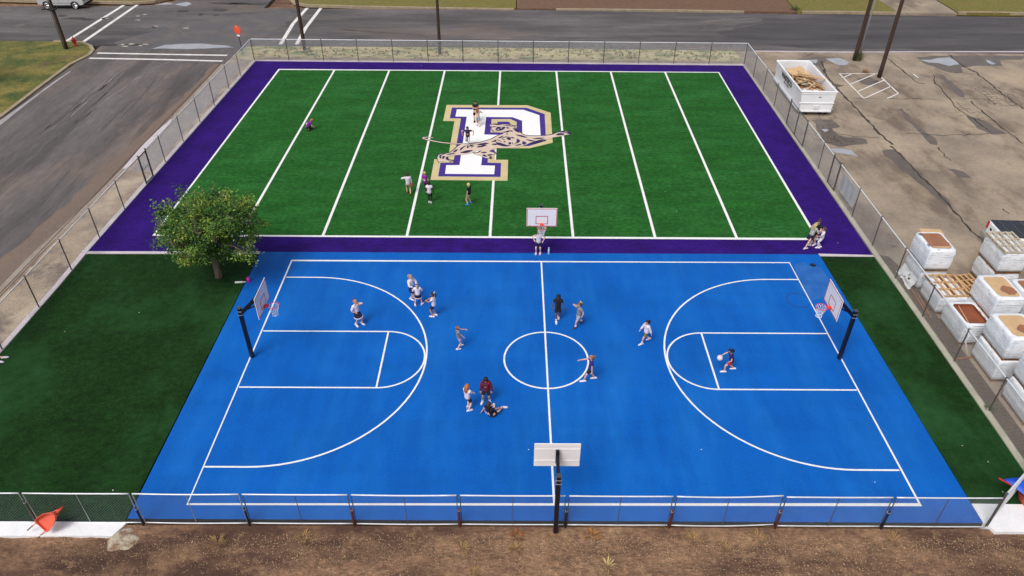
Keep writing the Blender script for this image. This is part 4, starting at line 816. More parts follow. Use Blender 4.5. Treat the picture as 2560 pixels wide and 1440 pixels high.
for p in ((385, 71), (340, 56), (358, 42), (338, 46), (462, 75), (265, 52), (300, 118), (322, 116), (345, 120), (360, 117), (310, 121)):
    q = G(*p); n_ = 7; rr = [rnd.uniform(.08, .3) for _ in range(n_)]
    b.poly([(q.x+rr[i]*1.3*math.cos(2*PI*i/n_), q.y+rr[i]*math.sin(2*PI*i/n_)) for i in range(n_)], zr+.014)
struct('debris', b, mat('road_debris', C(176, 168, 162), .8), 'pale scraps lying in the junction')
# litter specks on the turf
for i, p in enumerate([(1050, 166), (901, 161), (348, 788), (163, 837), (1662, 477), (1690, 526), (2094, 602), (1756, 1121), (2190, 1200), (1324, 1124), (286, 1233), (2408, 1107), (2473, 1147), (2510, 1222)]):
    q = G(*p); b = MB(); a = i*1.3
    b.add([q+V((.022*math.cos(a), .022*math.sin(a), .012)), q+V((-.025*math.sin(a), .025*math.cos(a), .02)), q+V((-.025*math.cos(a), -.02*math.sin(a), .012)), q+V((.025*math.sin(a), -.03*math.cos(a), .015))], [(0, 1, 2), (0, 2, 3)])
    tag(b.build('paper_scrap', M_pvc), 'tiny white scrap of litter lying on turf or court', 'litter', 'white scraps scattered on the turf')
# gravel and chaff on the dirt strip
b = MB(); rnd = random.Random(11)
for i in range(9500):
    x = rnd.uniform(-17, 18); y = -8.65 - abs(rnd.gauss(0, 1.15))
    if y < -13.5: continue
    r = rnd.uniform(.005, .017); zz = dz(x, y)+.012
    a = rnd.uniform(0, PI); c, s = math.cos(a), math.sin(a)
    P = [V((x+r*1.8*c, y+r*1.8*s, zz)), V((x-r*s, y+r*c, zz)), V((x-r*1.6*c, y-r*1.6*s, zz)), V((x+r*s, y-r*c, zz)), V((x, y, zz+r*1.1))]
    b.add(P, [(0, 1, 4), (1, 2, 4), (2, 3, 4), (3, 0, 4)])
tag(b.build('gravel', M_stone), 'pale gravel and chaff strewn over the dirt strip', 'gravel', None, 'stuff')
def weed(px, r, h, m, label, n=60, grp=None, z=None):
    p = G(px[0], px[1], -.12 if z is None else z); b = MB(); rnd = random.Random(int(px[0]))
    for i in range(n):
        a = rnd.uniform(0, 2*PI); rr = r*rnd.random()**.5; hh = h*rnd.uniform(.4, 1)
        q = p + V((rr*.35*math.cos(a), rr*.35*math.sin(a), -.02)); t = p + V((rr*math.cos(a), rr*math.sin(a), hh)); w = V((-math.sin(a), math.cos(a), 0))*.012
        mid = q.lerp(t, .5) + V((0, 0, hh*.2))
        b.add([q-w, q+w, mid+w*1.2, mid-w*1.2, t], [(0, 1, 2, 3), (3, 2, 4)])
    tag(b.build('weed_tuft', m), label, 'weed', grp)
for px, r, h, m, lab in (((548, 1362), .42, .35, M_weed, 'straw coloured weed tuft below the left end of the court'), ((1299, 1340), .38, .28, mat('rusty_weed', C(150, 92, 48), .95, var=.3, scale=8), 'rust brown weed tuft just left of the near pole'), ((1292, 1372), .34, .22, M_weed, 'straw weed tuft below the rust brown tuft'), ((1484, 1336), .45, .25, mat('orange_weed', C(168, 118, 62), .95, var=.3, scale=8), 'tan orange weed tuft right of the near pole'), ((1524, 1412), .36, .26, mat('pale_weed', C(196, 174, 122), .95, var=.2, scale=8), 'pale yellow weed tuft near bottom middle of the dirt'), ((1900, 1342), .40, .3, M_weed, 'straw weed tuft in front of the seventh wire panel'), ((1820, 1366), .34, .22, M_weed, 'straw weed tuft beside the dark clod ring'), ((2238, 1342), .42, .26, M_weed, 'sparse straw weed tuft near right end of the dirt'), ((1160, 1372), .34, .2, M_weed, 'thin straw weed tuft below the red brown posts'), ((762, 1346), .36, .2, M_weed, 'thin straw weed tuft below the third wire panel'), ((1190, 1430), .28, .2, M_weed, 'straw weed tuft at bottom edge of the dirt'), ((1740, 1345), .5, .2, M_weed, 'wide thin straw tuft below a red brown post')):
    weed(px, r*1.0, h*.6, m, lab, 34)
weed((2140, 145), .75, .9, M_weed2, 'green weed clump growing at foot of the timber pole with conduit', 140, None, -.03)
weed((2160, 176), .45, .4, M_weed, 'dry weed tuft beside the hatched parking bay', 60, None, -.03)
weed((1985, 20), .9, .5, M_weed2, 'dark green weed clump at far kerb by the dirt lot', 90, None, .0)
weed((2475, 1018), .30, .25, M_weed2, 'green weed at foot of a right fence post', 40, None, -.02)
weed((2310, 722), .30, .2, M_weed2, 'green weed at edge of right kerb near the first pallets', 40, None, -.02)
# ------------------------------------------------------------------ fences
def ray_run(b, p0, p1, zb, zt, sp, r):
    """two families of diagonal wires filling the upright rectangle p0-p1"""
    d = p1-p0; L = d.length; u = d/L; H = zt-zb
    def P(s, z): return p0 + u*s + V((0, 0, z))
    n = int((L+H)/sp)
    for i in range(n+1):
        s = i*sp
        a0, z0 = (s, 0) if s <= L else (L, s-L)
        a1, z1 = (s-H, H) if s-H >= 0 else (0, s)
        if abs(a0-a1) > .02: 
            b.tube([P(a0, zb+z0), P(a1, zb+z1)], r, 3, False)
            b.tube([P(L-a0, zb+z0), P(L-a1, zb+z1)], r, 3, False)
def fence(name, pts, posts, H, label, cat='fence', sp=.075, r=.0032, term=(), wire=None):
    base = V((pts[0].x, pts[0].y, 0)); t = thing(name, base, label, cat)
    b = MB()
    for i in range(len(pts)-1): ray_run(b, pts[i], pts[i+1], .04, H-.03, sp, r)
    b.build('chain_link', wire or M_wire, t, off=base)
    b = MB(); b.tube([p + V((0, 0, H)) for p in pts], .030, 8); b.build('top_rail', M_rail, t, off=base)
    for i, p in enumerate(posts):
        b = MB(); b.tube([p + V((0, 0, -.05)), p + V((0, 0, H+.02))], .040 if i in term else .032, 8)
        if i in term: b.ball(p + V((0, 0, H+.05)), .055, 8, 6)
        else: b.tube([p + V((0, 0, H-.01)), p + V((0, 0, H+.05))], .045, 8)
        b.build('post', M_post, t, off=base)
    return t
HF = 1.80
A = V((-23.50, 37.72, 0)); B = V((17.88, 37.15, 0))
npos = 14
fence('chain_link_fence', [A, B], [A.lerp(B, i/npos) for i in range(npos+1)], HF, 'chain link fence along far edge of the purple turf', sp=.07, r=.0042, term=(0, npos))
# left run with a walk gate
lx = lambda y: -23.50 - .60*(37.7-y)/46
ly = [34.0, 31.17, 27.87, 24.85, 21.72, 18.66, 16.76]
fence('chain_link_fence', [V((lx(y), y, 0)) for y in (37.66, 16.76)], [V((lx(y), y, 0)) for y in ly], HF, 'chain link fence along far part of the sandy left strip', term=(6,), r=.0036)
ly2 = [15.73, 12.71, 9.64, 6.59, 3.49, .45, -2.6, -5.6, -8.5]
fence('chain_link_fence', [V((lx(15.73), 15.73, 0)), V((lx(-8.5), -8.5, 0))], [V((lx(y), y, 0)) for y in ly2], HF, 'chain link fence beside the dark left turf', term=(0, 8), r=.0028)
rx = lambda y: 17.88 - .17*(37.1-y)/46
ry1 = [34.14, 31.13, 28.12, 25.01]
fence('chain_link_fence', [V((rx(37.1), 37.1, 0)), V((rx(25.01), 25.01, 0))], [V((rx(y), y, 0)) for y in ry1], HF, 'chain link fence section beside the white dumpster', term=(3,), r=.0036)
ry2 = [21.3, 18.1, 16.35]
fence('chain_link_fence', [V((rx(21.3), 21.3, 0)), V((rx(16.35), 16.35, 0))], [V((rx(y), y, 0)) for y in ry2], HF, 'short chain link fence section between the two right gates', term=(0, 2), r=.0036)
ry3 = [15.2, 12.2, 9.19, 6.18, 3.1, -.04, -3.0]
rend = V((17.70, -6.0, 0))
fence('chain_link_fence', [V((rx(15.2), 15.2, 0)), V((rx(-3.), -3., 0)), rend], [V((rx(y), y, 0)) for y in ry3] + [rend], HF, 'chain link fence beside the wrapped pallets', term=(0, 7), r=.0024)
def gate(p0, p1, H, label, brace=True):
    t = thing('gate', p0, label, 'gate', 'gates in the side fences'); b = MB(); d = p1-p0; q = V((0, 0, .08)); h = V((0, 0, H)); m = V((0, 0, H*.52))
    o = V((0, 0, 0))
    b.tube([o+q, d+q], .028, 8); b.tube([o+h, d+h], .028, 8); b.tube([o+q, o+h], .034, 8); b.tube([d+q, d+h], .034, 8); b.build('gate_frame', M_post, t)
    b = MB(); b.tube([o+m, d+m], .024, 8)
    if brace: b.tube([o+q, d*.98+m], .008, 6)
    b.build('middle_rail', M_galv, t)
    b = MB(); ray_run(b, o, d, .1, H-.03, .07, .0034); b.build('chain_link', M_wire, t)
    b = MB(); b.box(d*.99+m+V((0, 0, .1)), (.05, .08, .16)); b.build('latch', M_post, t)
gate(V((lx(16.70), 16.70, 0)), V((lx(15.79), 15.79, 0)), HF-.05, 'narrow walk gate in the left fence')
gate(V((rx(24.95), 24.95, 0)), V((rx(23.15), 23.15, 0)), HF-.02, 'left leaf of the wide gate beside the dumpster')
gate(V((rx(23.10), 23.10, 0)), V((rx(21.36), 21.36, 0)), HF-.02, 'right leaf of the wide gate beside the dumpster')
gate(V((rx(16.28), 16.28, 0)), V((rx(15.27), 15.27, 0)), HF-.02, 'narrow walk gate next to the grey fence banner')
b = MB(); p0, p1 = V((rx(14.9)+.06, 14.9, 0)), V((rx(12.6)+.06, 12.6, 0)); d = p1-p0
t = thing('fence_banner', p0, 'faded grey banner tied to the right fence', 'banner')
n = 12; b.v = [d*(i/n) + V((.03*math.sin(i*1.7), 0, z)) for i in range(n+1) for z in (.35, 1.0, 1.5)]
b.f = [(i*3+j, (i+1)*3+j, (i+1)*3+j+1, i*3+j+1) for i in range(n) for j in range(2)]; b.m = [0]*len(b.f)
o = b.build('cloth', mat('banner_grey', C(196, 198, 200), .8, var=.12, scale=1.5, trans=0), t); sm = o.modifiers.new('Solidify', 'SOLIDIFY'); sm.thickness = .008
b = MB(); b.box(d*.72 + V((.05, 0, .95)), (.006, .55, .42)); b.build('printed_patch', mat('banner_dark', C(150, 152, 156), .8, var=.3, scale=8), t)
# loose panels along the near edge
PW = 3.65; yF = -8.46; xs = [-21.43, -17.78, -14.13, -10.48, -6.86, -3.24, .38, 3.95, 7.59, 11.23, 14.86]
dsc = ['with the left end out of view', 'with the orange wheelbarrow behind it', 'at corner of dark turf and blue court', 'second from the left on the blue court', 'third on the blue court, ending at a red post', 'left of the near hoop pole, between two red posts', 'directly behind the near hoop pole', 'just right of the near hoop pole with a sagging rail', 'fourth from right corner, ending at a red brown post', 'next to the right corner panel end']
dsc = ['cut off at left edge of the view', 'with the orange wheelbarrow behind it', 'in front of dark turf next to the blue court', 'over left corner of the blue court lines', 'ending at the leftmost red brown post', 'between the two red brown posts left of the near hoop', 'behind the near hoop pole', 'with a sagging top rail right of the near hoop pole', 'between two red brown posts at right', 'in front of the right corner of the court lines']
for i in range(10):
    a, c = V((xs[i]+.06, yF, -.07)), V((xs[i+1]-.06, yF, -.07)); H = 1.58; L = (c-a).length
    t = thing('wire_fence', a, 'loose chain link panel ' + dsc[i], 'fence', 'chain link panels along the near edge')
    sag = .05 if i == 7 else (.03 if i in (2, 4) else .012); up = .07 if i == 7 else 0
    pr = lambda s, zz: V((s*L, 0, zz - sag*math.sin(PI*s) + up*s*s))
    b = MB(); b.tube([pr(j/10, H) for j in range(11)], .025, 8); b.build('top_rail', M_rail, t, True)
    b = MB(); b.tube([pr(j/10, .04) for j in range(11)], .020, 8); b.build('bottom_rail', M_rail, t, True)
    for s in (.0, 1.0, .5):
        b = MB(); b.tube([pr(s, .05), pr(s, H)], .019 if s != .5 else .013, 6); b.build('upright', M_galv if i < 3 else M_post, t)
    b = MB(); ray_run(b, V((0, 0, 0)), V((L, 0, 0)), .06, H-.03, .10, .0021); b.build('chain_link', M_wiren, t)
for i, x in enumerate(xs[:-1]):
    red = i in (4, 5, 7, 8); mt = M_rust if red else M_navypost
    lab = {1: 'grey post at the wheelbarrow', 0: 'grey post at left edge of the view', 2: 'dark post where dark turf meets the court', 3: 'dark post near left corner of court lines', 4: 'leftmost red brown post', 5: 'red brown post next left of the near hoop pole', 6: 'dark double post right beside the near hoop pole', 7: 'red brown post second from the right', 8: 'rightmost red brown post', 9: 'dark post near right corner of court lines'}[i]
    t = thing('fence_post', V((x, yF-.05, -.2)), lab + ' holding the wire panels', 'fence post', 'short posts holding the wire panels')
    hh = 1.05 if i > 1 else 1.4
    b = MB(); b.tube([V((0, 0, 0)), V((0, 0, hh))], .035, 6); b.build('stake', mt if i > 1 else M_post, t)
    b = MB(); b.tube([V((0, .02, hh*.9)), V((0, .02, hh*.9+.05))], .055, 8); b.build('clamp', M_galv, t)
pc = V((14.86, -8.42, -.05)); pd = V((16.55, -7.15, -.02))
fence('chain_link_fence', [V((14.90, -8.40, 0)), V((16.25, -7.32, 0)), V((17.6, -6.25, 0))], [V((14.90, -8.40, 0)), V((17.6, -6.25, 0))], 1.62, 'angled chain link return at right front corner', sp=.062, r=.0028, term=(0,))
# ------------------------------------------------------------------ hoops
def hoop(x, y, rz, boff, zb, ptop, label, bh=1.06):
    t = thing('basketball_hoop', V((x, y, -.1 if y < -8 else 0)), label, 'basketball hoop', 'four basketball hoops around the court', rz)
    o = .1 if y < -8 else 0
    b = MB(); b.box((0, 0, (ptop+o)/2), (.155, .155, ptop+o)); bevel(b.build('pole', M_black, t), .02)
    b = MB(); b.box((0, 0, ptop+o+.012), (.17, .17, .024)); b.build('pole_cap', mat('cap_grey', C(70, 76, 84), .5), t)
    zc = zb+bh*.55+o
    for zz in (ptop+o-.16, ptop+o-.34):
        b = MB(); b.box((0, 0, zz), (.172, .172, .022)); b.build('strap', M_strap, t)
    b = MB()
    a0 = V((0, .07, ptop+o-.25)); a1 = V((0, boff-.16, zc+.05)); d = (a1-a0)
    R = Matrix(((1, 0, 0), (0, d.y/d.length, -d.z/d.length), (0, d.z/d.length, d.y/d.length)))
    b.box((a0+a1)/2, (.11, d.length, .15), M=R); b.box((0, boff-.13, zc), (.12, .10, bh*.52)); b.tube([V((0, .35*boff, a0.z + d.z*.35-.1)), V((0, boff-.1, zc-.3))], .035, 6)
    b.build('arm', M_black, t)
    bd = MB(); bd.box((0, boff, zb+bh/2+o), (1.53, .035, bh)); bdo = bevel(bd.build('backboard', M_board, t), .012)
    b = MB(); fy = boff+.0195; w, h = .735, bh/2-.035; zc2 = zb+bh/2+o
    for s in (-1, 1):
        b.box((s*w, fy, zc2), (.034, .004, 2*h+.03)); b.box((0, fy, zc2+s*h), (2*w-.034, .004, .034))
    b.build('border_line', M_red, bdo)
    b = MB(); z0 = zb+.16+o
    for s in (-1, 1): b.box((s*.29, fy, z0+.225), (.034, .004, .46))
    b.box((0, fy, z0+.44), (.55, .004, .034)); b.box((0, fy, z0+.01), (.55, .004, .034)); b.build('target_square', M_red, bdo)
    b = MB(); b.box((.60, fy, zb+.07+o), (.05, .003, .02)); b.build('maker_mark', M_ink, bdo)
    for s in (.25, .75):
        b = MB(); b.box((0, boff-.022, zb+o+bh*s), (1.48, .012, .07)); b.build('back_rib', M_board, bdo)
    rc = V((0, boff+.02+.15+.23, zb+.17+o)); rr = .23
    b = MB(); b.tube([rc + V((rr*math.cos(2*PI*i/28), rr*math.sin(2*PI*i/28), 0)) for i in range(29)], .014, 8, False); ro = b.build('rim', M_orange, t, True)
    b = MB(); b.box((0, boff+.105, zb+.15+o), (.16, .17, .05)); b.box((0, boff+.03, zb+.12+o), (.16, .02, .16)); b.build('rim_bracket', M_orange, ro)
    b = MB(); n = 12; lv = [(0, .225), (.12, .185), (.22, .15), (.32, .125), (.42, .118), (.48, .125)]
    def np_(i, l): return rc + V((lv[l][1]*math.cos(2*PI*i/n), lv[l][1]*math.sin(2*PI*i/n), -lv[l][0]))
    for i in range(n):
        for s in (-.5, .5):
            b.tube([np_(i + (s if l % 2 else 0), l) for l in range(6)], .0065, 4, False)
    for l in (3, 5): b.tube([np_(i*.5, l) for i in range(2*n+1)], .006, 4, False)
    b.build('net', M_net, t)
hoop(-12.83, .05, -PI/2, 1.05, 2.68, 2.72, 'basketball hoop at left baseline, its white board facing right')
hoop(12.81, .12, PI/2, 1.08, 2.68, 2.66, 'basketball hoop at right baseline, its white board facing left')
hoop(-.04, 8.66, PI, 1.10, 2.13, 2.74, 'basketball hoop on purple turf strip, its board facing the camera')
hoop(.03, -8.71, 0, 1.02, 2.10, 2.84, 'basketball hoop outside the near fence, seen from behind', 1.10)
# ------------------------------------------------------------------ poles, sign, hydrant
def pole(px, top_u, H, r, label, conduit=None, arms=True):
    b0 = G(px[0], px[1], -.03); t = thing('utility_pole', b0, label, 'utility pole', 'timber utility poles along the streets')
    lean = V(top_u)
    b = MB(); k = 10; b.tube([V((lean.x*i/k, lean.y*i/k, H*i/k-.05)) for i in range(k+1)], [r*(1-.35*i/k) for i in range(k+1)], 12); b.build('shaft', M_wood, t, True)
    tp = V((lean.x, lean.y, H))
    if arms:
        b = MB(); b.box(tp + V((0, 0, -.5)), (2.4, .11, .13)); b.build('crossarm', M_wood, t)
        for s in (-1.05, -.45, .45, 1.05):
            b = MB(); b.tube([tp + V((s, 0, -.44)), tp + V((s, 0, -.26))], [.03, .05], 8); b.build('insulator', M_glass, t)
    if conduit:
        for (dx, dy, rr, m, z1) in conduit:
            b = MB(); b.tube([V((dx, dy, 0)), V((dx + lean.x*z1/H, dy+lean.y*z1/H, z1))], rr, 8); b.build('conduit', m, t, True)
    return t
pole((758, 128), (0, 0, 0), 11, .17, 'dark timber pole in front of the far crosswalk')
pole((1096, 137), (0, 0, 0), 11, .14, 'slim dark pole on the pale verge behind the far fence middle', arms=False)
t = pole((164, 132), (0, 0, 0), 10.5, .145, 'timber pole with conduit beside the red hydrant', [(-.17, -.08, .03, M_galv, 9), (-.24, 0, .035, M_rubber, 3.4)])
b = MB(); b.tube([V((-.9, -.1, 3.45)), V((-.45, -.15, 3.5)), V((0, -.2, 3.42)), V((.4, -.2, 3.55)), V((.62, -.2, 3.75))], [.05, .07, .09, .07, .03], 7); b.build('bracket', M_rubber, t)
pole((2132, 145), (0, 0, 0), 11, .18, 'thick timber pole with grey conduit standing in the weeds', [(.26, -.12, .06, M_galv, 9.5)])
pole((2194, 187), (0, 0, 0), 11, .17, 'timber pole standing in the hatched parking bay')
b = MB(); p = G(603, 140, -.02); t = thing('street_sign', p, 'faded orange red octagonal sign on a thin dark post by the junction', 'street sign', rz=math.radians(-24))
b.tube([V((0, 0, -.02)), V((0, 0, 2.35))], .032, 8); b.build('post', M_navypost, t)
b = MB(); R_ = .39; c = V((0, -.05, 2.10)); P = [c + V((R_*math.cos(PI/8+i*PI/4), 0, R_*math.sin(PI/8+i*PI/4))) for i in range(8)]
b.add(P + [q + V((0, .02, 0)) for q in P], [tuple(range(7, -1, -1)), tuple(range(8, 16))] + [(i, (i+1) % 8, 8+(i+1) % 8, 8+i) for i in range(8)]); so = b.build('sign_plate', M_sign, t)
b = MB(); b.add([(-.06, -.055, 2.42), (.02, -.055, 2.42), (.01, -.055, 2.22), (-.01, -.055, 2.22)], [(0, 3, 2, 1)]); b.build('pale_streak', M_cw, so)
b = MB(); b.box((0, -.05, 1.62), (.30, .015, .14)); b.build('small_plate', M_board, t)
p = G(185, 122, .06); t = thing('fire_hydrant', p, 'red fire hydrant on left lawn corner', 'fire hydrant')
b = MB(); b.tube([V((0, 0, 0)), V((0, 0, .05)), V((0, 0, .06)), V((0, 0, .52)), V((0, 0, .54)), V((0, 0, .58)), V((0, 0, .68)), V((0, 0, .74))], [.19, .19, .13, .13, .17, .17, .11, .03], 14); b.build('barrel', M_hyd, t, True)
for s in (-1, 1):
    b = MB(); b.tube([V((s*.1, 0, .42)), V((s*.22, 0, .42))], .065, 10); b.build('side_outlet', M_hyd, t)
b = MB(); b.tube([V((0, -.1, .38)), V((0, -.24, .38))], .085, 10); b.build('front_outlet', M_hyd, t)
b = MB(); b.tube([V((0, 0, .74)), V((0, 0, .82))], .04, 5); b.build('top_nut', M_hyd, t)
b = MB(); wp = [V((-70 + 10*i, 60.4, 7.3 - .0 + .02*(i-6)**2)) for i in range(13)]
# ------------------------------------------------------------------ tree
def tree():
    base = G(547, 698, 0); t = thing('tree', base, 'round leafy green tree growing in the dark turf left of the court', 'tree')
    rnd = random.Random(21); b = MB(); tips = []
    b.tube([V((0, 0, -.05)), V((.02, 0, .4)), V((.0, .02, .9)), V((-.04, .02, 1.5)), V((-.02, .02, 2.2)), V((.05, .05, 3.2))], [.19, .15, .13, .12, .10, .06], 10)
    cen = V((.24, .05, 2.95)); rad = V((2.9, 2.7, 1.8))
    main = []
    for i in range(20):
        a = i*2.39996; sz_ = -.55 + 1.45*((i*7) % 20)/19; rr = math.sqrt(max(0.05, 1-min(.95, abs(sz_))**2))
        e = cen + V((rad.x*rr*math.cos(a)*.8, rad.y*rr*math.sin(a)*.8, rad.z*sz_*.85)); st = V((-.03, .02, 1.1 + .07*i))
        m1 = st.lerp(e, .35) + V((0, 0, -.10)); m2 = st.lerp(e, .7) + V((rnd.uniform(-.15, .15), rnd.uniform(-.15, .15), .05))
        b.tube([st, m1, m2, e], [.07, .05, .035, .015], 6); main += [m1, m2, e]
    k = 0
    while k < 330:
        d = V((rnd.gauss(0, 1), rnd.gauss(0, 1), rnd.gauss(0, 1))).normalized()
        lobe = .86 + .30*noise.noise(d*1.9 + V((3, 1, 7))) + .10*noise.noise(d*4.5)
        f = rnd.random()**.38*lobe
        p = cen + V((d.x*rad.x*f, d.y*rad.y*f, d.z*rad.z*f))
        if p.z < 1.15: continue
        j = min(main, key=lambda q: (q-p).length); k += 1
        if (j-p).length > .12: b.tube([j, j.lerp(p, .5) + V((0, 0, .04)), p], [.018, .012, .005], 4)
        tips.append((p, 1.0))
        if f > lobe*.86 and d.z > -.1 and rnd.random() < .30:
            tp = p + V((d.x*.2, d.y*.2, rnd.uniform(.3, .55))); b.tube([p, tp], [.012, .004], 4); tips += [(p.lerp(tp, .5), .35), (tp, .3)]
    b.build('trunk', M_bark, t, True)
    LM = [mat('leaf_%d' % i, C(*c, k=.9), .6, var=.25, scale=5, spec=.3) for i, c in enumerate([(66, 104, 40), (96, 132, 48), (46, 80, 36), (132, 156, 60), (166, 174, 84)])]
    for m in LM:
        bs = m.node_tree.nodes['Principled BSDF']
    b = MB()
    for (c, w) in tips:
        tone = noise.noise(c*1.1 + V((2, 5, 9)))
        for i in range(int(80*w)):
            o = V((rnd.gauss(0, .16), rnd.gauss(0, .16), rnd.gauss(0, .12))); p = c + o
            s = rnd.uniform(.03, .06); n = V((rnd.gauss(0, .7), rnd.gauss(0, .7), 1)).normalized(); a = n.orthogonal().normalized(); a = Matrix.Rotation(rnd.uniform(0, 6.28), 3, n) @ a; q = n.cross(a)
            b.k = rnd.choice([0, 1, 1, 3, 3] if tone > .18 else ([0, 0, 1, 2, 1] if tone > -.15 else [0, 2, 2, 0, 1]))
            if rnd.random() < (.10 if tone > .1 else .03): b.k = 4
            b.add([p - a*s*1.3, p + q*s*.7 - a*s*.2 + n*s*.2, p + a*s*1.4, p - q*s*.7 - a*s*.2 + n*s*.2], [(0, 1, 2, 3)])
    b.build('crown', LM, t)
tree()
p = V((-45.6, 31.4, 0)); t = thing('tree', p, 'dark tree reaching in over the lawn at left edge', 'tree'); rnd = random.Random(4); b = MB()
b.tube([V((0, 0, -.1)), V((0, 0, 2.6)), V((.3, .1, 4.2))], [.25, .19, .08], 10); tips = []
for i in range(16):
    a = i*2.4; d = V((math.cos(a), math.sin(a), rnd.uniform(0, .9))); e = V((0, 0, 2.0+rnd.random()*1.6)); L = rnd.uniform(1.3, 2.6)
    b.tube([e, e+d*L*.5+V((0, 0, .1)), e+d*L], [.07, .04, .01], 5); tips += [e+d*L*.6, e+d*L*.8, e+d*L]
b.build('trunk', M_bark, t, True); b = MB()
for c in tips:
    for i in range(60):
        p = c + V((rnd.gauss(0, .3), rnd.gauss(0, .3), rnd.gauss(0, .22))); s = rnd.uniform(.06, .12); n = V((rnd.gauss(0, .7), rnd.gauss(0, .7), 1)).normalized(); a = n.orthogonal().normalized(); q = n.cross(a)
        b.k = rnd.choice([0, 1]); b.add([p-a*s, p+q*s*.6, p+a*s, p-q*s*.6], [(0, 1, 2, 3)])
b.build('crown', [MATS['leaf_0'], MATS['leaf_2']], t)
# ------------------------------------------------------------------ pallets and wrapped stacks
def rrect(cx, cy, w, d, r, n=5):
    out = []
    for (sx, sy, a0) in ((1, 1, 0), (-1, 1, 90), (-1, -1, 180), (1, -1, 270)):
        for i in range(n+1):
            a = math.radians(a0+90*i/n); out.append((cx+sx*(w/2-r)+r*math.cos(a), cy+sy*(d/2-r)+r*math.sin(a)))
    return out
def pallet_mesh(w, d, flip=False):
    b = MB(); h = .13; 
    for i in range(3): b.box((-w/2+.05+(w-.1)*i/2, 0, h/2), (.06, d, .075))
    n = 6
    for i in range(n): b.box((0, -d/2+.05+(d-.1)*i/(n-1), h-.0125), (w, .085, .022))
    for i in range(n if flip else 3): b.box((0, -d/2+.05+(d-.1)*i/((n if flip else 3)-1), .012), (w, .085, .022))
    return b
def stack(x, y, w, d, z0, h, label, top='card', rz=0., lean=0.02, seed=1, open_top=False):
    t = thing('wrapped_pallet', V((x, y, z0)), label, 'wrapped pallet', 'white wrapped pallets in the lot', rz); rnd = random.Random(seed)
    pb = pallet_mesh(w-.04, d-.04); pb.build('pallet', M_pine2, t)
    b = MB(); n = 24; lv = 9; z1 = .14
    sect = []
    for l in range(lv+1):
        f = l/lv; bul = .02*math.sin(PI*f) + rnd.uniform(-.012, .012); r = .09 + .05*(f > .85)
        rr = rrect(lean*f*rnd.uniform(.2, 1.4), lean*f*.5, w+bul*2, d+bul*2, r); sect.append([V((px+.012*noise.noise(V((px*3, py*3, l*.7+seed))), py+.012*noise.noise(V((py*3, px*3, l*.7+seed))), z1+(h-z1)*f)) for px, py in rr])
    n = len(sect[0])
    for s in sect: b.v += s
    b.f = [(l*n+j, l*n+(j+1) % n, (l+1)*n+(j+1) % n, (l+1)*n+j) for l in range(lv) for j in range(n)] + [tuple(range(n-1, -1, -1))]
    # gathered rim folding in over the top
    c = sum(sect[-1], V((0, 0, 0)))/n
    ring = [c + (v-c)*V((.93, .93, 1)).x + V((0, 0, .025)) for v in sect[-1]]; o0 = len(b.v); b.v += ring
    ring2 = []
    for v in sect[-1]:
        q = v-c; a = math.atan2(q.y/d, q.x/w); e = 2.7; ca, sa = math.cos(a), math.sin(a); rr = (abs(ca)**e + abs(sa)**e)**(-1/e)
        k = .90 if not open_top else .92
        ring2.append(c + V((ca*rr*w*.5*k, sa*rr*d*.5*k, .012 + .02*noise.noise(V((ca*2+seed, sa*2, 1))))))
    b.v += ring2
    L0 = lv*n
    b.f += [(L0+j, L0+(j+1) % n, o0+(j+1) % n, o0+j) for j in range(n)] + [(o0+j, o0+(j+1) % n, o0+n+(j+1) % n, o0+n+j) for j in range(n)]
    b.m = [0]*len(b.f); 
    if top is None: b.f.append(tuple(range(o0+n, o0+2*n))); b.m.append(0)
    b.build('plastic_wrap', M_wrap, t, True)
    if top:
        b = MB(); dz_ = -.14 if open_top else -.004
        flat = [V((v.x, v.y, c.z + (dz_ if open_top else .034))) for v in ring2]
        b.add([c + (v-c)*1.03 for v in flat] if not open_top else flat, [tuple(range(n))])
        if open_top: b.add(ring2 + flat, [(j, n+j, n+(j+1) % n, (j+1) % n) for j in range(n)])
        m1, m2 = {'card': (M_card, M_card2), 'tan': (M_card2, M_card), 'rust': (M_card3, M_card2)}[top]
        co = b.build('cardboard', m1, t)
        if not open_top:
            b = MB(); zt = c.z + .038
            if top == 'card':
                k = [V((v.x, min(v.y, c.y-d*.16+.03*math.sin(v.x*5)), zt)) for v in flat if v.y < c.y+d*.05]; b.add([c + (v-c)*.99 for v in k], [tuple(range(len(k)))])
            else:
                b.add([V((c.x + w*.12 + w*.25*math.cos(2*PI*q/22)*(1+.12*math.sin(q*1.3)), c.y - d*.16 + d*.19*math.sin(2*PI*q/22)*(1+.1*math.cos(q*2.1)), zt)) for q in range(22)], [tuple(range(22))])
            b.build('damp_patch' if top != 'card' else 'folded_sheet', m2, co)
        if open_top:
            b = MB(); b.box((-w*.18, 0, h-.10), (.035, d*.8, .02), M=Matrix.Rotation(-.12, 3, 'Z')); b.build('strip', M_card2, co)
    return t
def loose_pallet(x, y, z, w, d, rz, label, m=M_pine, tilt=(0, 0)):
    t = thing('wooden_pallet', V((x, y, z)), label, 'pallet', 'bare wooden pallets', rz)
    t.rotation_euler = (tilt[0], tilt[1], rz)
    b = MB()
    for i in range(5): b.box((-w/2+.05+(w-.1)*i/4, 0, .125), (.085, d, .022))
    b.build('top_boards', m, t)
    b = MB()
    for i in range(4): b.box((0, -d/2+.03+(d-.06)*i/3, .068), (w, .045, .09))
    b.build('stringers', m, t)
    b = MB()
    for i in range(3): b.box((-w/2+.08+(w-.16)*i/2, 0, .011), (.10, d, .022))
    b.build('bottom_boards', M_pine2 if m is M_pine else m, t)
zl = -.03
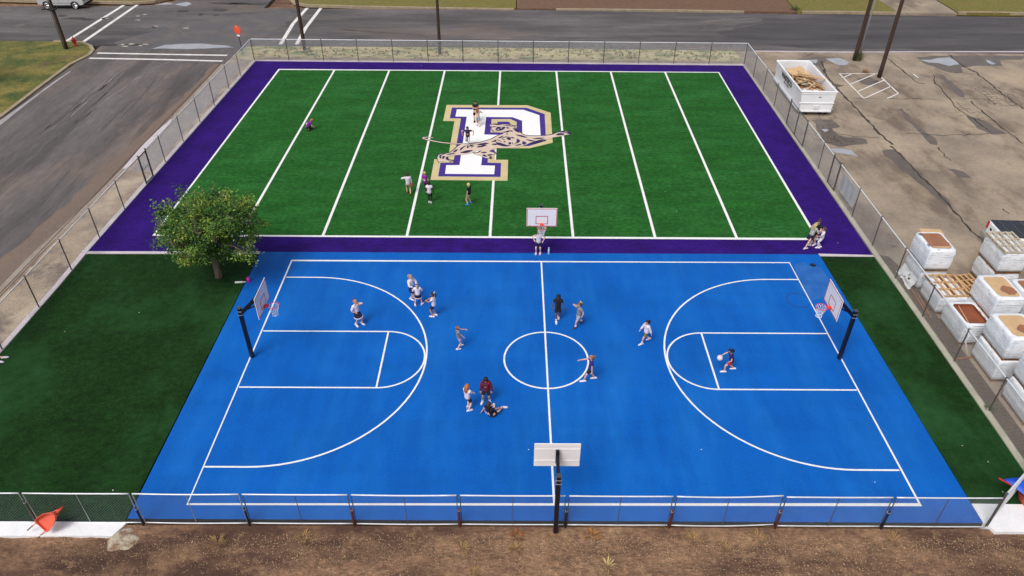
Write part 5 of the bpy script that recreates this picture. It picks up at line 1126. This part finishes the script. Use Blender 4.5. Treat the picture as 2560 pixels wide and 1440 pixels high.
stack(18.98, 6.05, 1.22, 1.62, zl, 1.18, 'lower wrapped pallet with torn plastic, nearest the far right turf corner', None, seed=1)
stack(18.92, 5.98, 1.24, 1.66, zl+1.19, 1.20, 'upper wrapped pallet with brown and tan cardboard top, leftmost of the lot stacks', 'card', seed=2, lean=.03)
b = MB(); b.box((19.10, 6.86, 2.36), (1.05, .5, .02), rz=-.06); tag(b.build('plywood_sheet', M_card2), 'tan board lying behind the cardboard top of the leftmost stack', 'board')
stack(19.05, 4.12, 1.30, 1.62, zl, .98, 'single wrapped pallet carrying the golden wooden pallet', None, seed=3)
loose_pallet(19.10, 4.18, .97, 1.42, 1.72, .03, 'golden wooden pallet lying on a single wrapped pallet beside the fence')
stack(19.08, 2.0, 1.28, 1.80, zl, 1.08, 'low wrapped pallet with open rust brown cardboard box top', 'rust', seed=4, open_top=True)
stack(20.32, 2.55, 1.22, 1.82, zl, 1.08, 'lower wrapped pallet hidden behind the rust brown open one', None, seed=5)
stack(20.28, 2.50, 1.24, 1.84, zl+1.09, 1.12, 'upper wrapped pallet with tan top and round damp patch behind the open box', 'tan', seed=6)
stack(19.35, -.42, 1.36, 1.72, zl, 1.12, 'lower wrapped pallet of the tall stack beside the near right fence', None, seed=7)
stack(19.42, -.36, 1.36, 1.74, zl+1.13, 1.16, 'upper wrapped pallet with tan and brown top beside the near right fence', 'tan', seed=8)
stack(19.35, -2.92, 1.36, 1.72, zl, 1.12, 'lower wrapped pallet of the nearest stack at right edge', None, seed=9)
stack(19.38, -2.90, 1.34, 1.74, zl+1.13, 1.16, 'upper wrapped pallet of the nearest stack at right edge', 'card', seed=10)
stack(21.75, 2.35, 1.24, 1.80, zl, 1.08, 'lower wrapped pallet at right edge behind the damp topped one', None, seed=11)
stack(21.72, 2.30, 1.26, 1.80, zl+1.09, 1.08, 'upper wrapped pallet with dark brown top cut off at right edge', 'card', seed=12)
stack(21.05, -.6, 1.24, 1.74, zl, 1.12, 'lower wrapped pallet right of the tan topped stack', None, seed=15)
stack(21.05, -.6, 1.24, 1.74, zl+1.13, .80, 'upper wrapped pallet right of the tan topped stack', 'card', seed=16)
stack(22.42, 5.95, 1.22, 1.72, zl, 1.12, 'lower wrapped pallet in front of the white pickup', None, seed=13)
stack(22.40, 5.92, 1.24, 1.74, zl+1.13, 1.16, 'upper wrapped pallet under a pale pallet in front of the pickup', None, seed=14)
loose_pallet(22.40, 5.94, 2.27, 1.34, 1.82, 0, 'pale wooden pallet on top of the stack in front of the pickup', M_pine3)
for i in range(5): loose_pallet(20.55, 4.95, zl+.145*i, 1.15, 1.35, .10+.06*((i*7) % 3), ['lowest', 'second', 'middle', 'fourth', 'topmost'][i] + ' bare pallet of the small pile between two wrapped stacks', M_pine if i % 2 == 0 else M_pine2)
for i in range(3): loose_pallet(22.3, 4.1, zl+.145*i, 1.2, 1.2, -.15+.1*i, ['lowest', 'middle', 'topmost'][i] + ' weathered pallet in the pile behind the damp topped stack', M_pine3 if i == 2 else M_pine2)
# torn plastic
b = MB(); rnd = random.Random(9); n, m_ = 14, 7
for i in range(n+1):
    for j in range(m_+1):
        u, v = i/n, j/m_; x = 18.30 - .25*v - .12*noise.noise(V((u*3, v*3, 1))); y = 6.75 - 1.5*u + .15*noise.noise(V((u*4, v*2, 8))); z = .55*(1-v)**1.5 + .08*noise.noise(V((u*6, v*6, 2))) + .02
        b.v.append(V((x, y, max(-.01, z))))
b.f = [(i*(m_+1)+j, (i+1)*(m_+1)+j, (i+1)*(m_+1)+j+1, i*(m_+1)+j+1) for i in range(n) for j in range(m_) if (i*j) % 11 != 7]; b.m = [0]*len(b.f)
tag(b.build('torn_wrap', M_pvc, None, True), 'torn loose white plastic hanging off the leftmost stack', 'plastic sheet')
b = MB(); b.tube([V((17.74, 1.1, 1.80)), V((17.80, .4, 1.70)), V((17.78, -.2, 1.62)), V((17.80, -.05, 1.2)), V((18.0, -.3, .6))], [.04, .07, .05, .05, .02], 6, flat=[.4]*5); tag(b.build('torn_wrap', M_pvc, None, True), 'strip of white plastic caught on right fence rail', 'plastic sheet')
for i, (x, y, l, a) in enumerate(((18.12, 4.3, 1.9, 1.5), (18.22, 3.9, 1.8, 1.48), (18.35, .2, 1.1, .2))):
    b = MB(); b.box((0, 0, .04), (l, .09, .05)); o = b.build('timber_batten', M_pine2); o.location = (x, y, zl); o.rotation_euler = (0, 0, a); tag(o, ['outer loose batten on the ground below the golden pallet', 'inner loose batten on the ground below the golden pallet', 'loose batten on the ground at end of the open cardboard pallet'][i], 'batten')
# ------------------------------------------------------------------ dumpster
dc = V((20.36, 29.85, 0)); t = thing('dumpster', dc + V((0, 0, -.03)), 'white roll-off dumpster full of scrap timber beside the right fence', 'dumpster', rz=-.012)
W_, L_, H0, H1 = 2.50, 6.45, .30, 1.78
b = MB(); th = .07
for s in (-1, 1):
    b.add([(s*(W_/2-.12), -L_/2, H0), (s*W_/2, -L_/2, H1), (s*W_/2, L_/2, H1), (s*(W_/2-.12), L_/2-.1, H0), (s*(W_/2-.12-th), -L_/2, H0), (s*(W_/2-th), -L_/2, H1), (s*(W_/2-th), L_/2, H1), (s*(W_/2-.12-th), L_/2-.1, H0)], [(0, 1, 2, 3), (7, 6, 5, 4), (0, 4, 5, 1), (1, 5, 6, 2), (2, 6, 7, 3), (3, 7, 4, 0)])
b.box((0, 0, H0), (W_-.26, L_-.1, .06)); b.box((0, L_/2-.04, (H0+H1)/2), (W_-.16, .07, H1-H0)); b.build('tub', M_wpaint, t)
b = MB(); b.add([(-(W_/2-.12), -L_/2-.02, H0), (W_/2-.12, -L_/2-.02, H0), (W_/2, -L_/2-.02, H1), (-W_/2, -L_/2-.02, H1), (-(W_/2-.12), -L_/2+.06, H0), (W_/2-.12, -L_/2+.06, H0), (W_/2, -L_/2+.06, H1), (-W_/2, -L_/2+.06, H1)], [(0, 1, 2, 3), (7, 6, 5, 4), (0, 4, 5, 1), (1, 5, 6, 2), (2, 6, 7, 3), (3, 7, 4, 0)])
eo = b.build('tailgate', M_wpaint, t)
b = MB(); b.box((0, -L_/2-.04, .96), (W_-.02, .05, .05)); b.box((0, -L_/2-.04, H0+.05), (W_-.2, .06, .10)); b.box((0, -L_/2-.04, 1.64), (W_-.06, .03, .02)); b.build('cross_rib', M_wpaint, eo)
for zz in (.62, .78):
    b = MB(); b.tube([V((-.22, -L_/2-.03, zz)), V((-.2, -L_/2-.11, zz)), V((.2, -L_/2-.11, zz)), V((.22, -L_/2-.03, zz))], .022, 6); b.build('handle', M_wpaint, eo)
b = MB(); b.box((.12, -L_/2-.03, 1.40), (.16, .01, .05)); b.build('maker_mark', M_ink, eo)
b = MB(); c4 = [V((-W_/2, -L_/2, H1)), V((W_/2, -L_/2, H1)), V((W_/2, L_/2, H1)), V((-W_/2, L_/2, H1))]
for i in range(4): b.tube([c4[i], c4[(i+1) % 4]], .065, 8)
b.build('rim', M_wpaint, t)
for s in (-1, 1):
    b = MB(); b.tube([V((s*(W_/2-.02), -L_/2+.2, .42)), V((s*(W_/2-.02), L_/2-.1, .42))], .075, 8); b.build('side_rail', M_wpaint, t)
    b = MB(); b.box((s*.5, 0, .17), (.12, L_-.3, .2)); b.build('skid', M_dark, t)
    for yy in (-L_/2+.35, L_/2-.5):
        b = MB(); b.tube([V((s*.95-.1, yy, .11)), V((s*.95+.1, yy, .11))], .11, 12); b.build('roller', M_dark, t)
    for k in range(3):
        b = MB(); b.box((s*(W_/2-.01), -L_/2+.12, .5+.2*k), (.06, .12, .06)); b.build('hinge', M_wpaint, t)
sl = math.atan2(.12, H1-H0)
M4 = Matrix.Translation((-W_/2+.03-.012, .35, 1.33)) @ Matrix.Rotation(-sl, 4, 'Y') @ Matrix.Rotation(-PI/2, 4, 'Z') @ Matrix.Rotation(PI/2, 4, 'X')
lettering('WASTECO', .54, M_ink, t, M4, 'lettering', .026)
M4 = Matrix.Translation((-W_/2+.075-.012, .35, .95)) @ Matrix.Rotation(-sl, 4, 'Y') @ Matrix.Rotation(-PI/2, 4, 'Z') @ Matrix.Rotation(PI/2, 4, 'X')
lettering('806.662.7758', .23, M_ink, t, M4, 'lettering', .009)
# rubble floor inside the tub, then single boards
rnd = random.Random(31); b = MB(); nx, ny = 14, 36
def heap(x, y): return 1.12 + .34*math.exp(-((y+.4)/1.7)**2) - .12*abs(x) - (.25 if y > 2.0 else 0)
for j in range(ny+1):
    for i in range(nx+1):
        x = -1.06+2.12*i/nx; y = -3.1+6.2*j/ny; b.v.append(V((x, y, heap(x, y)-.12+.07*noise.noise(V((x*3, y*3, 0))))))
b.f = [(j*(nx+1)+i, j*(nx+1)+i+1, (j+1)*(nx+1)+i+1, (j+1)*(nx+1)+i) for j in range(ny) for i in range(nx)]; b.m = [0]*len(b.f)
o = b.build('wood_rubble', M_pine2); o.location = dc; tag(o, 'brown splintered wood rubble filling the dumpster', 'rubble', None, 'stuff')
def board(x, y, z, l, w, a, til, m, label, grp):
    b = MB(); b.box((0, 0, 0), (l, w, .032)); o = b.build('scrap_board', m); o.location = dc + V((x, y, z)); o.rotation_euler = (rnd.uniform(-.25, .25), til, a); tag(o, label, 'scrap board', grp)
for i in range(105):
    y = rnd.uniform(-2.9, 1.7) if i < 92 else rnd.uniform(-3, -2); x = rnd.uniform(-.78, .78); l = rnd.uniform(.4, 1.4) if i < 92 else .4; a = rnd.uniform(0, PI)
    if abs(x) + l/2*abs(math.cos(a)) > 1.06: x *= .3
    if abs(x) + l/2*abs(math.cos(a)) > 1.06: a = PI/2 + rnd.uniform(-.25, .25)
    y = max(-2.95+l/2*abs(math.sin(a)), y)
    board(x, y, heap(x, y)+rnd.uniform(0, .2), l, rnd.uniform(.06, .14), a, rnd.uniform(-.3, .3), rnd.choice([M_pine, M_pine, M_card2, M_pine2, M_pine2, M_pine3]), 'splintered timber board heaped in the white dumpster', 'scrap boards heaped in the dumpster')
for i, (x, y, l, a) in enumerate(((.25, .6, 2.3, 1.9), (.45, .1, 2.4, 2.15), (.1, -.2, 2.0, 2.3))): board(x, y, 1.66+.05*i, l, .13, a, .1, M_pine, 'long golden board lying on top of the scrap heap', 'long boards on top of the scrap heap')
b = MB(); b.box((0, 0, 0), (1.35, 1.25, .02)); o = b.build('cardboard_sheet', M_card2); o.location = dc + V((-.1, 1.45, 1.52)); o.rotation_euler = (.18, -.1, .35); tag(o, 'large pale cardboard sheet leaning in the dumpster', 'cardboard')
b = MB(); b.box((0, 0, 0), (1.4, 1.1, .03)); o = b.build('plywood_sheet', M_card); o.location = dc + V((-.35, 2.4, 1.12)); o.rotation_euler = (.1, .2, .1); tag(o, 'brown plywood sheet at far end inside the dumpster', 'board')
b = MB()
for i in range(11):
    for j in range(7):
        b.v.append(V((-1.0+.13*i, -2.95+.17*j, 1.42+.12*noise.noise(V((i*.5, j*.5, 3)))+.015*(6-j))))
b.f = [(i*7+j, (i+1)*7+j, (i+1)*7+j+1, i*7+j+1) for i in range(10) for j in range(6)]; b.m = [0]*len(b.f)
o = b.build('plastic_sheet', M_pvc, None, True); o.location = dc; tag(o, 'crumpled white plastic sheet at near end of the dumpster', 'plastic sheet')
# ------------------------------------------------------------------ vehicles
def wheel(t, x, y, r, w, out):
    wt = MB(); wt.tube([V((x, y-w/2, r)), V((x, y-w*.42, r)), V((x, y+w*.42, r)), V((x, y+w/2, r))], [r*.9, r, r, r*.9], 24); wo = wt.build('tyre', M_rubber, t, True)
    b = MB(); b.tube([V((x, y+out*w*.44, r)), V((x, y+out*(w*.5+.012), r))], [r*.68, r*.64], 20, True); b.build('rim', M_dark, wo)
    b = MB(); b.tube([V((x+r*.64*math.cos(2*PI*i/24), y+out*(w*.5+.016), r+r*.64*math.sin(2*PI*i/24))) for i in range(25)], .03, 6, False)
    for i in range(7):
        a = 2*PI*i/7; b.tube([V((x, y+out*(w*.5+.02), r)), V((x+r*.62*math.cos(a), y+out*(w*.5+.012), r+r*.62*math.sin(a)))], [.045, .035], 5)
    b.ball((x, y+out*(w*.5+.02), r), (.07, .03, .07), 8, 6); b.build('alloy_spokes', M_chrome, wo)
def side_body(prof, hw, inset=.05):
    b = MB(); n = len(prof)
    rows = [(-hw, 1), (-hw+.10, 0), (hw-.10, 0), (hw, 1)]
    for (y, k) in rows: b.v += [V((x*(1-.02*k), y, z - (.03*k if z > .7 else -.02*k))) for x, z in prof]
    b.f = [(r*n+i, r*n+(i+1) % n, (r+1)*n+(i+1) % n, (r+1)*n+i) for r in range(3) for i in range(n)] + [tuple(range(n-1, -1, -1)), tuple(range(3*n, 4*n))]; b.m = [0]*len(b.f)
    return b
def arch(cx, r, n=9): return [(cx+r*math.cos(PI-PI*i/n)*1.0, .36+r*math.sin(PI*i/n)) for i in range(n+1)]
sp = G(157, 25, zr); t = thing('parked_car', V((-47.2, 53.55, zr)), 'silver car parked at far left kerb, roof cut off by the photo edge', 'car')
prof = [(-2.30, .42)] + arch(-1.45, .43) + arch(1.42, .43) + [(2.25, .40), (2.36, .55), (2.34, .80), (2.10, .98), (1.05, 1.08), (-2.20, 1.10), (-2.36, .95), (-2.36, .5)]
b = side_body(prof, .95); bevel(b.build('body', M_silver, t), .03, 2)
b = MB(); P = [(-2.18, 1.08), (1.02, 1.06), (.28, 1.68), (-1.75, 1.72), (-2.1, 1.55)]
n = len(P); b.v = [V((x, -.86, z)) if i < 2 else V((x, -.70, z)) for i, (x, z) in enumerate(P)] + [V((x, .86, z)) if i < 2 else V((x, .70, z)) for i, (x, z) in enumerate(P)]
b.f = [tuple(range(n-1, -1, -1)), tuple(range(n, 2*n))] + [(i, (i+1) % n, n+(i+1) % n, n+i) for i in range(n)]; b.m = [0]*len(b.f); bevel(b.build('cabin', M_silver, t), .04, 2)
for s in (-1, 1):
    b = MB()
    for x0, x1, xa, xb in ((-1.95, -1.15, -1.7, -1.12), (-1.05, -.15, -1.04, -.17), (-.05, .86, -.05, .30)):
        b.add([(x0, s*.868, 1.14), (x1, s*.868, 1.14), (xb, s*.735, 1.60), (xa, s*.735, 1.60)], [(0, 1, 2, 3)])
    b.build('side_window', M_glass, t)
    b = MB(); b.box((-.05, s*.955, .62), (1.9, .02, .05)); b.build('trim_strip', M_chrome, t)
    b = MB()
    for x in (-1.1, -.1, .92): b.box((x, s*.952, .80), (.012, .006, .52))
    b.build('door_gap', M_dark, t)
    b = MB(); b.box((2.20, s*.70, .82), (.26, .34, .14)); b.build('headlight', M_glass, t)
    b = MB(); b.box((-2.31, s*.76, .92), (.12, .24, .30)); b.build('tail_light', M_red, t)
    for x in (-1.45, 1.42): wheel(t, x, s*.83, .36, .24, s)
b = MB(); b.box((2.26, 0, .44), (.20, 1.7, .20)); b.build('front_bumper', M_rubber, t)
b = MB(); b.add([(1.0, -.72, 1.10), (1.0, .72, 1.10), (.32, .62, 1.655), (.32, -.62, 1.655)], [(0, 1, 2, 3)]); 
for v in b.v: v.x += .03
b.build('windscreen', M_glass, t)
b = MB(); b.box((0, 0, .35), (4.2, 1.5, .2)); b.build('underbody', M_dark, t)
# white pickup, tail towards the field
t = thing('pickup_truck', V((26.75, 8.75, zr)), 'white pickup truck with black bed cover parked behind the wrapped stacks', 'pickup truck', rz=math.radians(-3))
hw = .98
prof = [(-2.88, .55)] + [(c+.47*math.cos(PI-PI*i/9), .40+.47*math.sin(PI*i/9)) for c in (-1.75,) for i in range(10)] + [(c+.47*math.cos(PI-PI*i/9), .40+.47*math.sin(PI*i/9)) for c in (1.85,) for i in range(10)] + [(2.85, .45), (2.9, .95), (1.1, 1.18), (-2.84, 1.32), (-2.9, 1.25)]
b = side_body(prof, hw); bevel(b.build('body', M_vwhite, t), .03, 2)
b = MB(); P = [(-1.0, 1.18), (1.15, 1.16), (.45, 1.86), (-.75, 1.90)]; n = 4
b.v = [V((x, -.90 if z < 1.5 else -.74, z)) for x, z in P] + [V((x, .90 if z < 1.5 else .74, z)) for x, z in P]; b.f = [tuple(range(n-1, -1, -1)), tuple(range(n, 2*n))] + [(i, (i+1) % n, n+(i+1) % n, n+i) for i in range(n)]; b.m = [0]*6; bevel(b.build('cabin', M_vwhite, t), .05, 2)
for s in (-1, 1):
    b = MB()
    for x0, x1, xa, xb in ((-.85, .02, -.68, .02), (.10, .98, .10, .42)): b.add([(x0, s*.905, 1.26), (x1, s*.905, 1.26), (xb, s*.775, 1.76), (xa, s*.775, 1.76)], [(0, 1, 2, 3)])
    b.build('side_window', M_glass, t)
    b = MB(); b.box((-2.87, s*.86, 1.06), (.10, .16, .40)); b.build('tail_light', M_red, t)
    for x in (-1.75, 1.85): wheel(t, x, s*.84, .40, .27, s)
    b = MB(); b.box((2.84, s*.72, .84), (.16, .36, .18)); b.build('headlight', M_glass, t)
b = MB(); b.add([(-1.02, -.72, 1.28), (-1.02, .72, 1.28), (-.80, .64, 1.80), (-.80, -.64, 1.80)], [(0, 3, 2, 1)]); b.build('rear_window', M_glass, t)
b = MB(); b.box((-1.95, 0, 1.335), (1.84, 1.76, .05)); to = bevel(b.build('bed_cover', M_tonneau, t), .02)
b = MB()
for x in (-2.5, -1.95, -1.4): b.box((x, 0, 1.366), (.03, 1.7, .012))
b.build('cover_seam', mat('seam_grey', C(84, 92, 106), .6), to)
b = MB(); b.box((-2.98, 0, .55), (.20, 1.9, .20)); b.build('rear_bumper', M_chrome, t)
b = MB(); b.box((-2.915, 0, .98), (.02, 1.5, .50)); tg = b.build('tailgate', M_vwhite, t)
for k in range(4):
    b = MB(); b.box((-2.93, .45-.3*k, 1.0), (.01, .16, .12)); b.build('lettering', M_ink, tg)
# ------------------------------------------------------------------ wheelbarrow, tarp
t = thing('wheelbarrow', V((0, 0, 0)), 'orange wheelbarrow leaning up against the wire panels with handles on the white kerb', 'wheelbarrow')
ya = V((.95, .40, .75)).normalized(); za = (V((-.15, -1, .35)) - ya*ya.dot(V((-.15, -1, .35)))).normalized(); xa = ya.cross(za)
Rw = Matrix((xa, ya, za)).transposed().to_4x4(); k_ = .86
t.matrix_world = Matrix.Translation(G(84, 1345, -.04) - (Rw.to_3x3() @ V((0, -.98, .22)))*k_) @ Rw @ Matrix.Scale(k_, 4)
b = MB(); secs = [(-.38, .30, .34, .24), (-.20, .33, .40, .22), (.12, .30, .43, .22), (.36, .17, .45, .26), (.46, .07, .46, .36)]
vs = []
for (y, w, zt_, zb_) in secs: vs += [V((-w, y, zt_)), V((-w*.72, y, zb_)), V((w*.72, y, zb_)), V((w, y, zt_))]
b.add(vs, [(i*4+j, i*4+j+1, (i+1)*4+j+1, (i+1)*4+j) for i in range(4) for j in range(3)] + [(0, 1, 2, 3), (16, 19, 18, 17)]); o = b.build('tray', M_wbar, t); sm = o.modifiers.new('Solidify', 'SOLIDIFY'); sm.thickness = .014
rimp = [vs[i*4] for i in range(5)] + [vs[i*4+3] for i in range(4, -1, -1)] + [vs[0]]
b = MB(); b.tube(rimp, .014, 6); b.build('tray_rim', M_wbar, o)
for s in (-1, 1):
    b = MB(); b.tube([V((s*.05, .52, .20)), V((s*.16, .1, .12)), V((s*.22, -.4, .16)), V((s*.24, -.72, .20))], .018, 8); ho = b.build('handle', M_wbar, t, True)
    b = MB(); b.tube([V((s*.24, -.70, .20)), V((s*.245, -.98, .22))], .024, 8); b.build('grip', mat('grip_wood', C(120, 84, 76), .8, var=.2), ho)
    b = MB(); b.tube([V((s*.17, -.25, .15)), V((s*.19, -.30, 0)), V((s*.19, -.14, 0))], .014, 6); b.build('leg', M_wbar, t)
b = MB(); b.tube([V((-.045, .56, .17)), V((.045, .56, .17))], .17, 16); b.build('wheel', mat('barrow_wheel', C(210, 70, 54), .6), t)
t = thing('tarp_canopy', V((16.9, -7.2, 0)), 'bright blue tarp on a red pole frame at right front corner', 'canopy')
b = MB(); c3 = [V((-1.10, .08, .85)), V((1.9, .35, 1.05)), V((1.6, -1.3, .55)), V((.05, -1.25, .45))]; nn = 8
for i in range(nn+1):
    for j in range(nn+1):
        u, v = i/nn, j/nn; p = c3[0].lerp(c3[1], u).lerp(c3[3].lerp(c3[2], u), v); b.v.append(p + V((0, 0, -.10*math.sin(PI*u)*math.sin(PI*v) + .03*noise.noise(p*4))))
b.f = [(i*9+j, (i+1)*9+j, (i+1)*9+j+1, i*9+j+1) for i in range(8) for j in range(8)]; b.m = [0]*64
o = b.build('tarp', M_tarp, t, True); sm = o.modifiers.new('Solidify', 'SOLIDIFY'); sm.thickness = .012
b = MB(); mred = mat('red_pole', C(206, 40, 44), .5); b.tube([V((-1.26, .10, .86)), V((-.4, -.42, .64)), V((.12, -1.35, .42))], .03, 8); b.build('pole_frame', mred, t)
b = MB(); 
for q in (V((1.9, .36, 0)), V((1.6, -1.3, 0)), V((.1, -1.3, 0))): b.tube([q, q + V((0, 0, .95 if q.y > 0 else .5))], .025, 6)
b.build('leg', mred, t)
p = V((16.92, -7.42, 0)); t = thing('orange_tub', p, 'orange plastic tub lying under the blue tarp', 'tub')
b = MB(); b.tube([V((0, 0, 0)), V((0, 0, .02)), V((.02, 0, .34)), V((.02, 0, .37))], [.36, .40, .50, .52], 18); b.build('tub_body', M_wbar, t, True)
b = MB(); b.tube([V((.02+.52*math.cos(2*PI*i/20), .52*math.sin(2*PI*i/20), .38)) for i in range(21)], .025, 6, False); b.build('tub_rim', M_hyd, t)
# ------------------------------------------------------------------ camera, light, render
cam = bpy.data.cameras.new('camera'); co = bpy.data.objects.new('camera', cam); COL.objects.link(co); S.camera = co
cam.sensor_width = 36; cam.lens = 36*F/2560; cam.clip_end = 2000; cam.clip_start = .1
fw = V((-math.sin(YAW)*math.cos(PITCH), math.cos(YAW)*math.cos(PITCH), -math.sin(PITCH))); rt = V((math.cos(YAW), math.sin(YAW), 0)); up = rt.cross(fw)
R = Matrix((rt, up, -fw)).transposed()
R = R @ Matrix.Rotation(ROLLSIGN*ROLL, 3, 'Z')
co.matrix_world = Matrix.Translation((CX, CY, CZ)) @ R.to_4x4()
w = bpy.data.worlds.new('World'); S.world = w; w.use_nodes = True; nt = w.node_tree
bg = nt.nodes['Background']; sk = nt.nodes.new('ShaderNodeTexSky'); sk.sky_type = 'NISHITA'; sk.sun_disc = False
EL, AZ = math.radians(54), math.radians(214)
sk.sun_elevation = EL; sk.sun_rotation = AZ; sk.air_density = 1.0; sk.dust_density = 4.0; sk.ozone_density = 1.0
hs = nt.nodes.new('ShaderNodeHueSaturation'); hs.inputs['Saturation'].default_value = .35
nt.links.new(sk.outputs[0], hs.inputs['Color']); nt.links.new(hs.outputs[0], bg.inputs['Color']); bg.inputs['Strength'].default_value = SKYS
su = bpy.data.lights.new('sun', 'SUN'); su.energy = SUNE; su.angle = math.radians(24); su.color = (1, .96, .90)
so = bpy.data.objects.new('sun', su); COL.objects.link(so)
d = V((math.sin(AZ)*math.cos(EL), math.cos(AZ)*math.cos(EL), math.sin(EL)))
so.rotation_euler = d.to_track_quat('Z', 'Y').to_euler(); so.location = d*60
vs_ = S.view_settings; vs_.view_transform = 'Standard'; vs_.look = 'None'; vs_.gamma = 1; vs_.exposure = EXPO; vs_.use_curve_mapping = False
S.cycles.max_bounces = 6; S.cycles.use_denoising = True
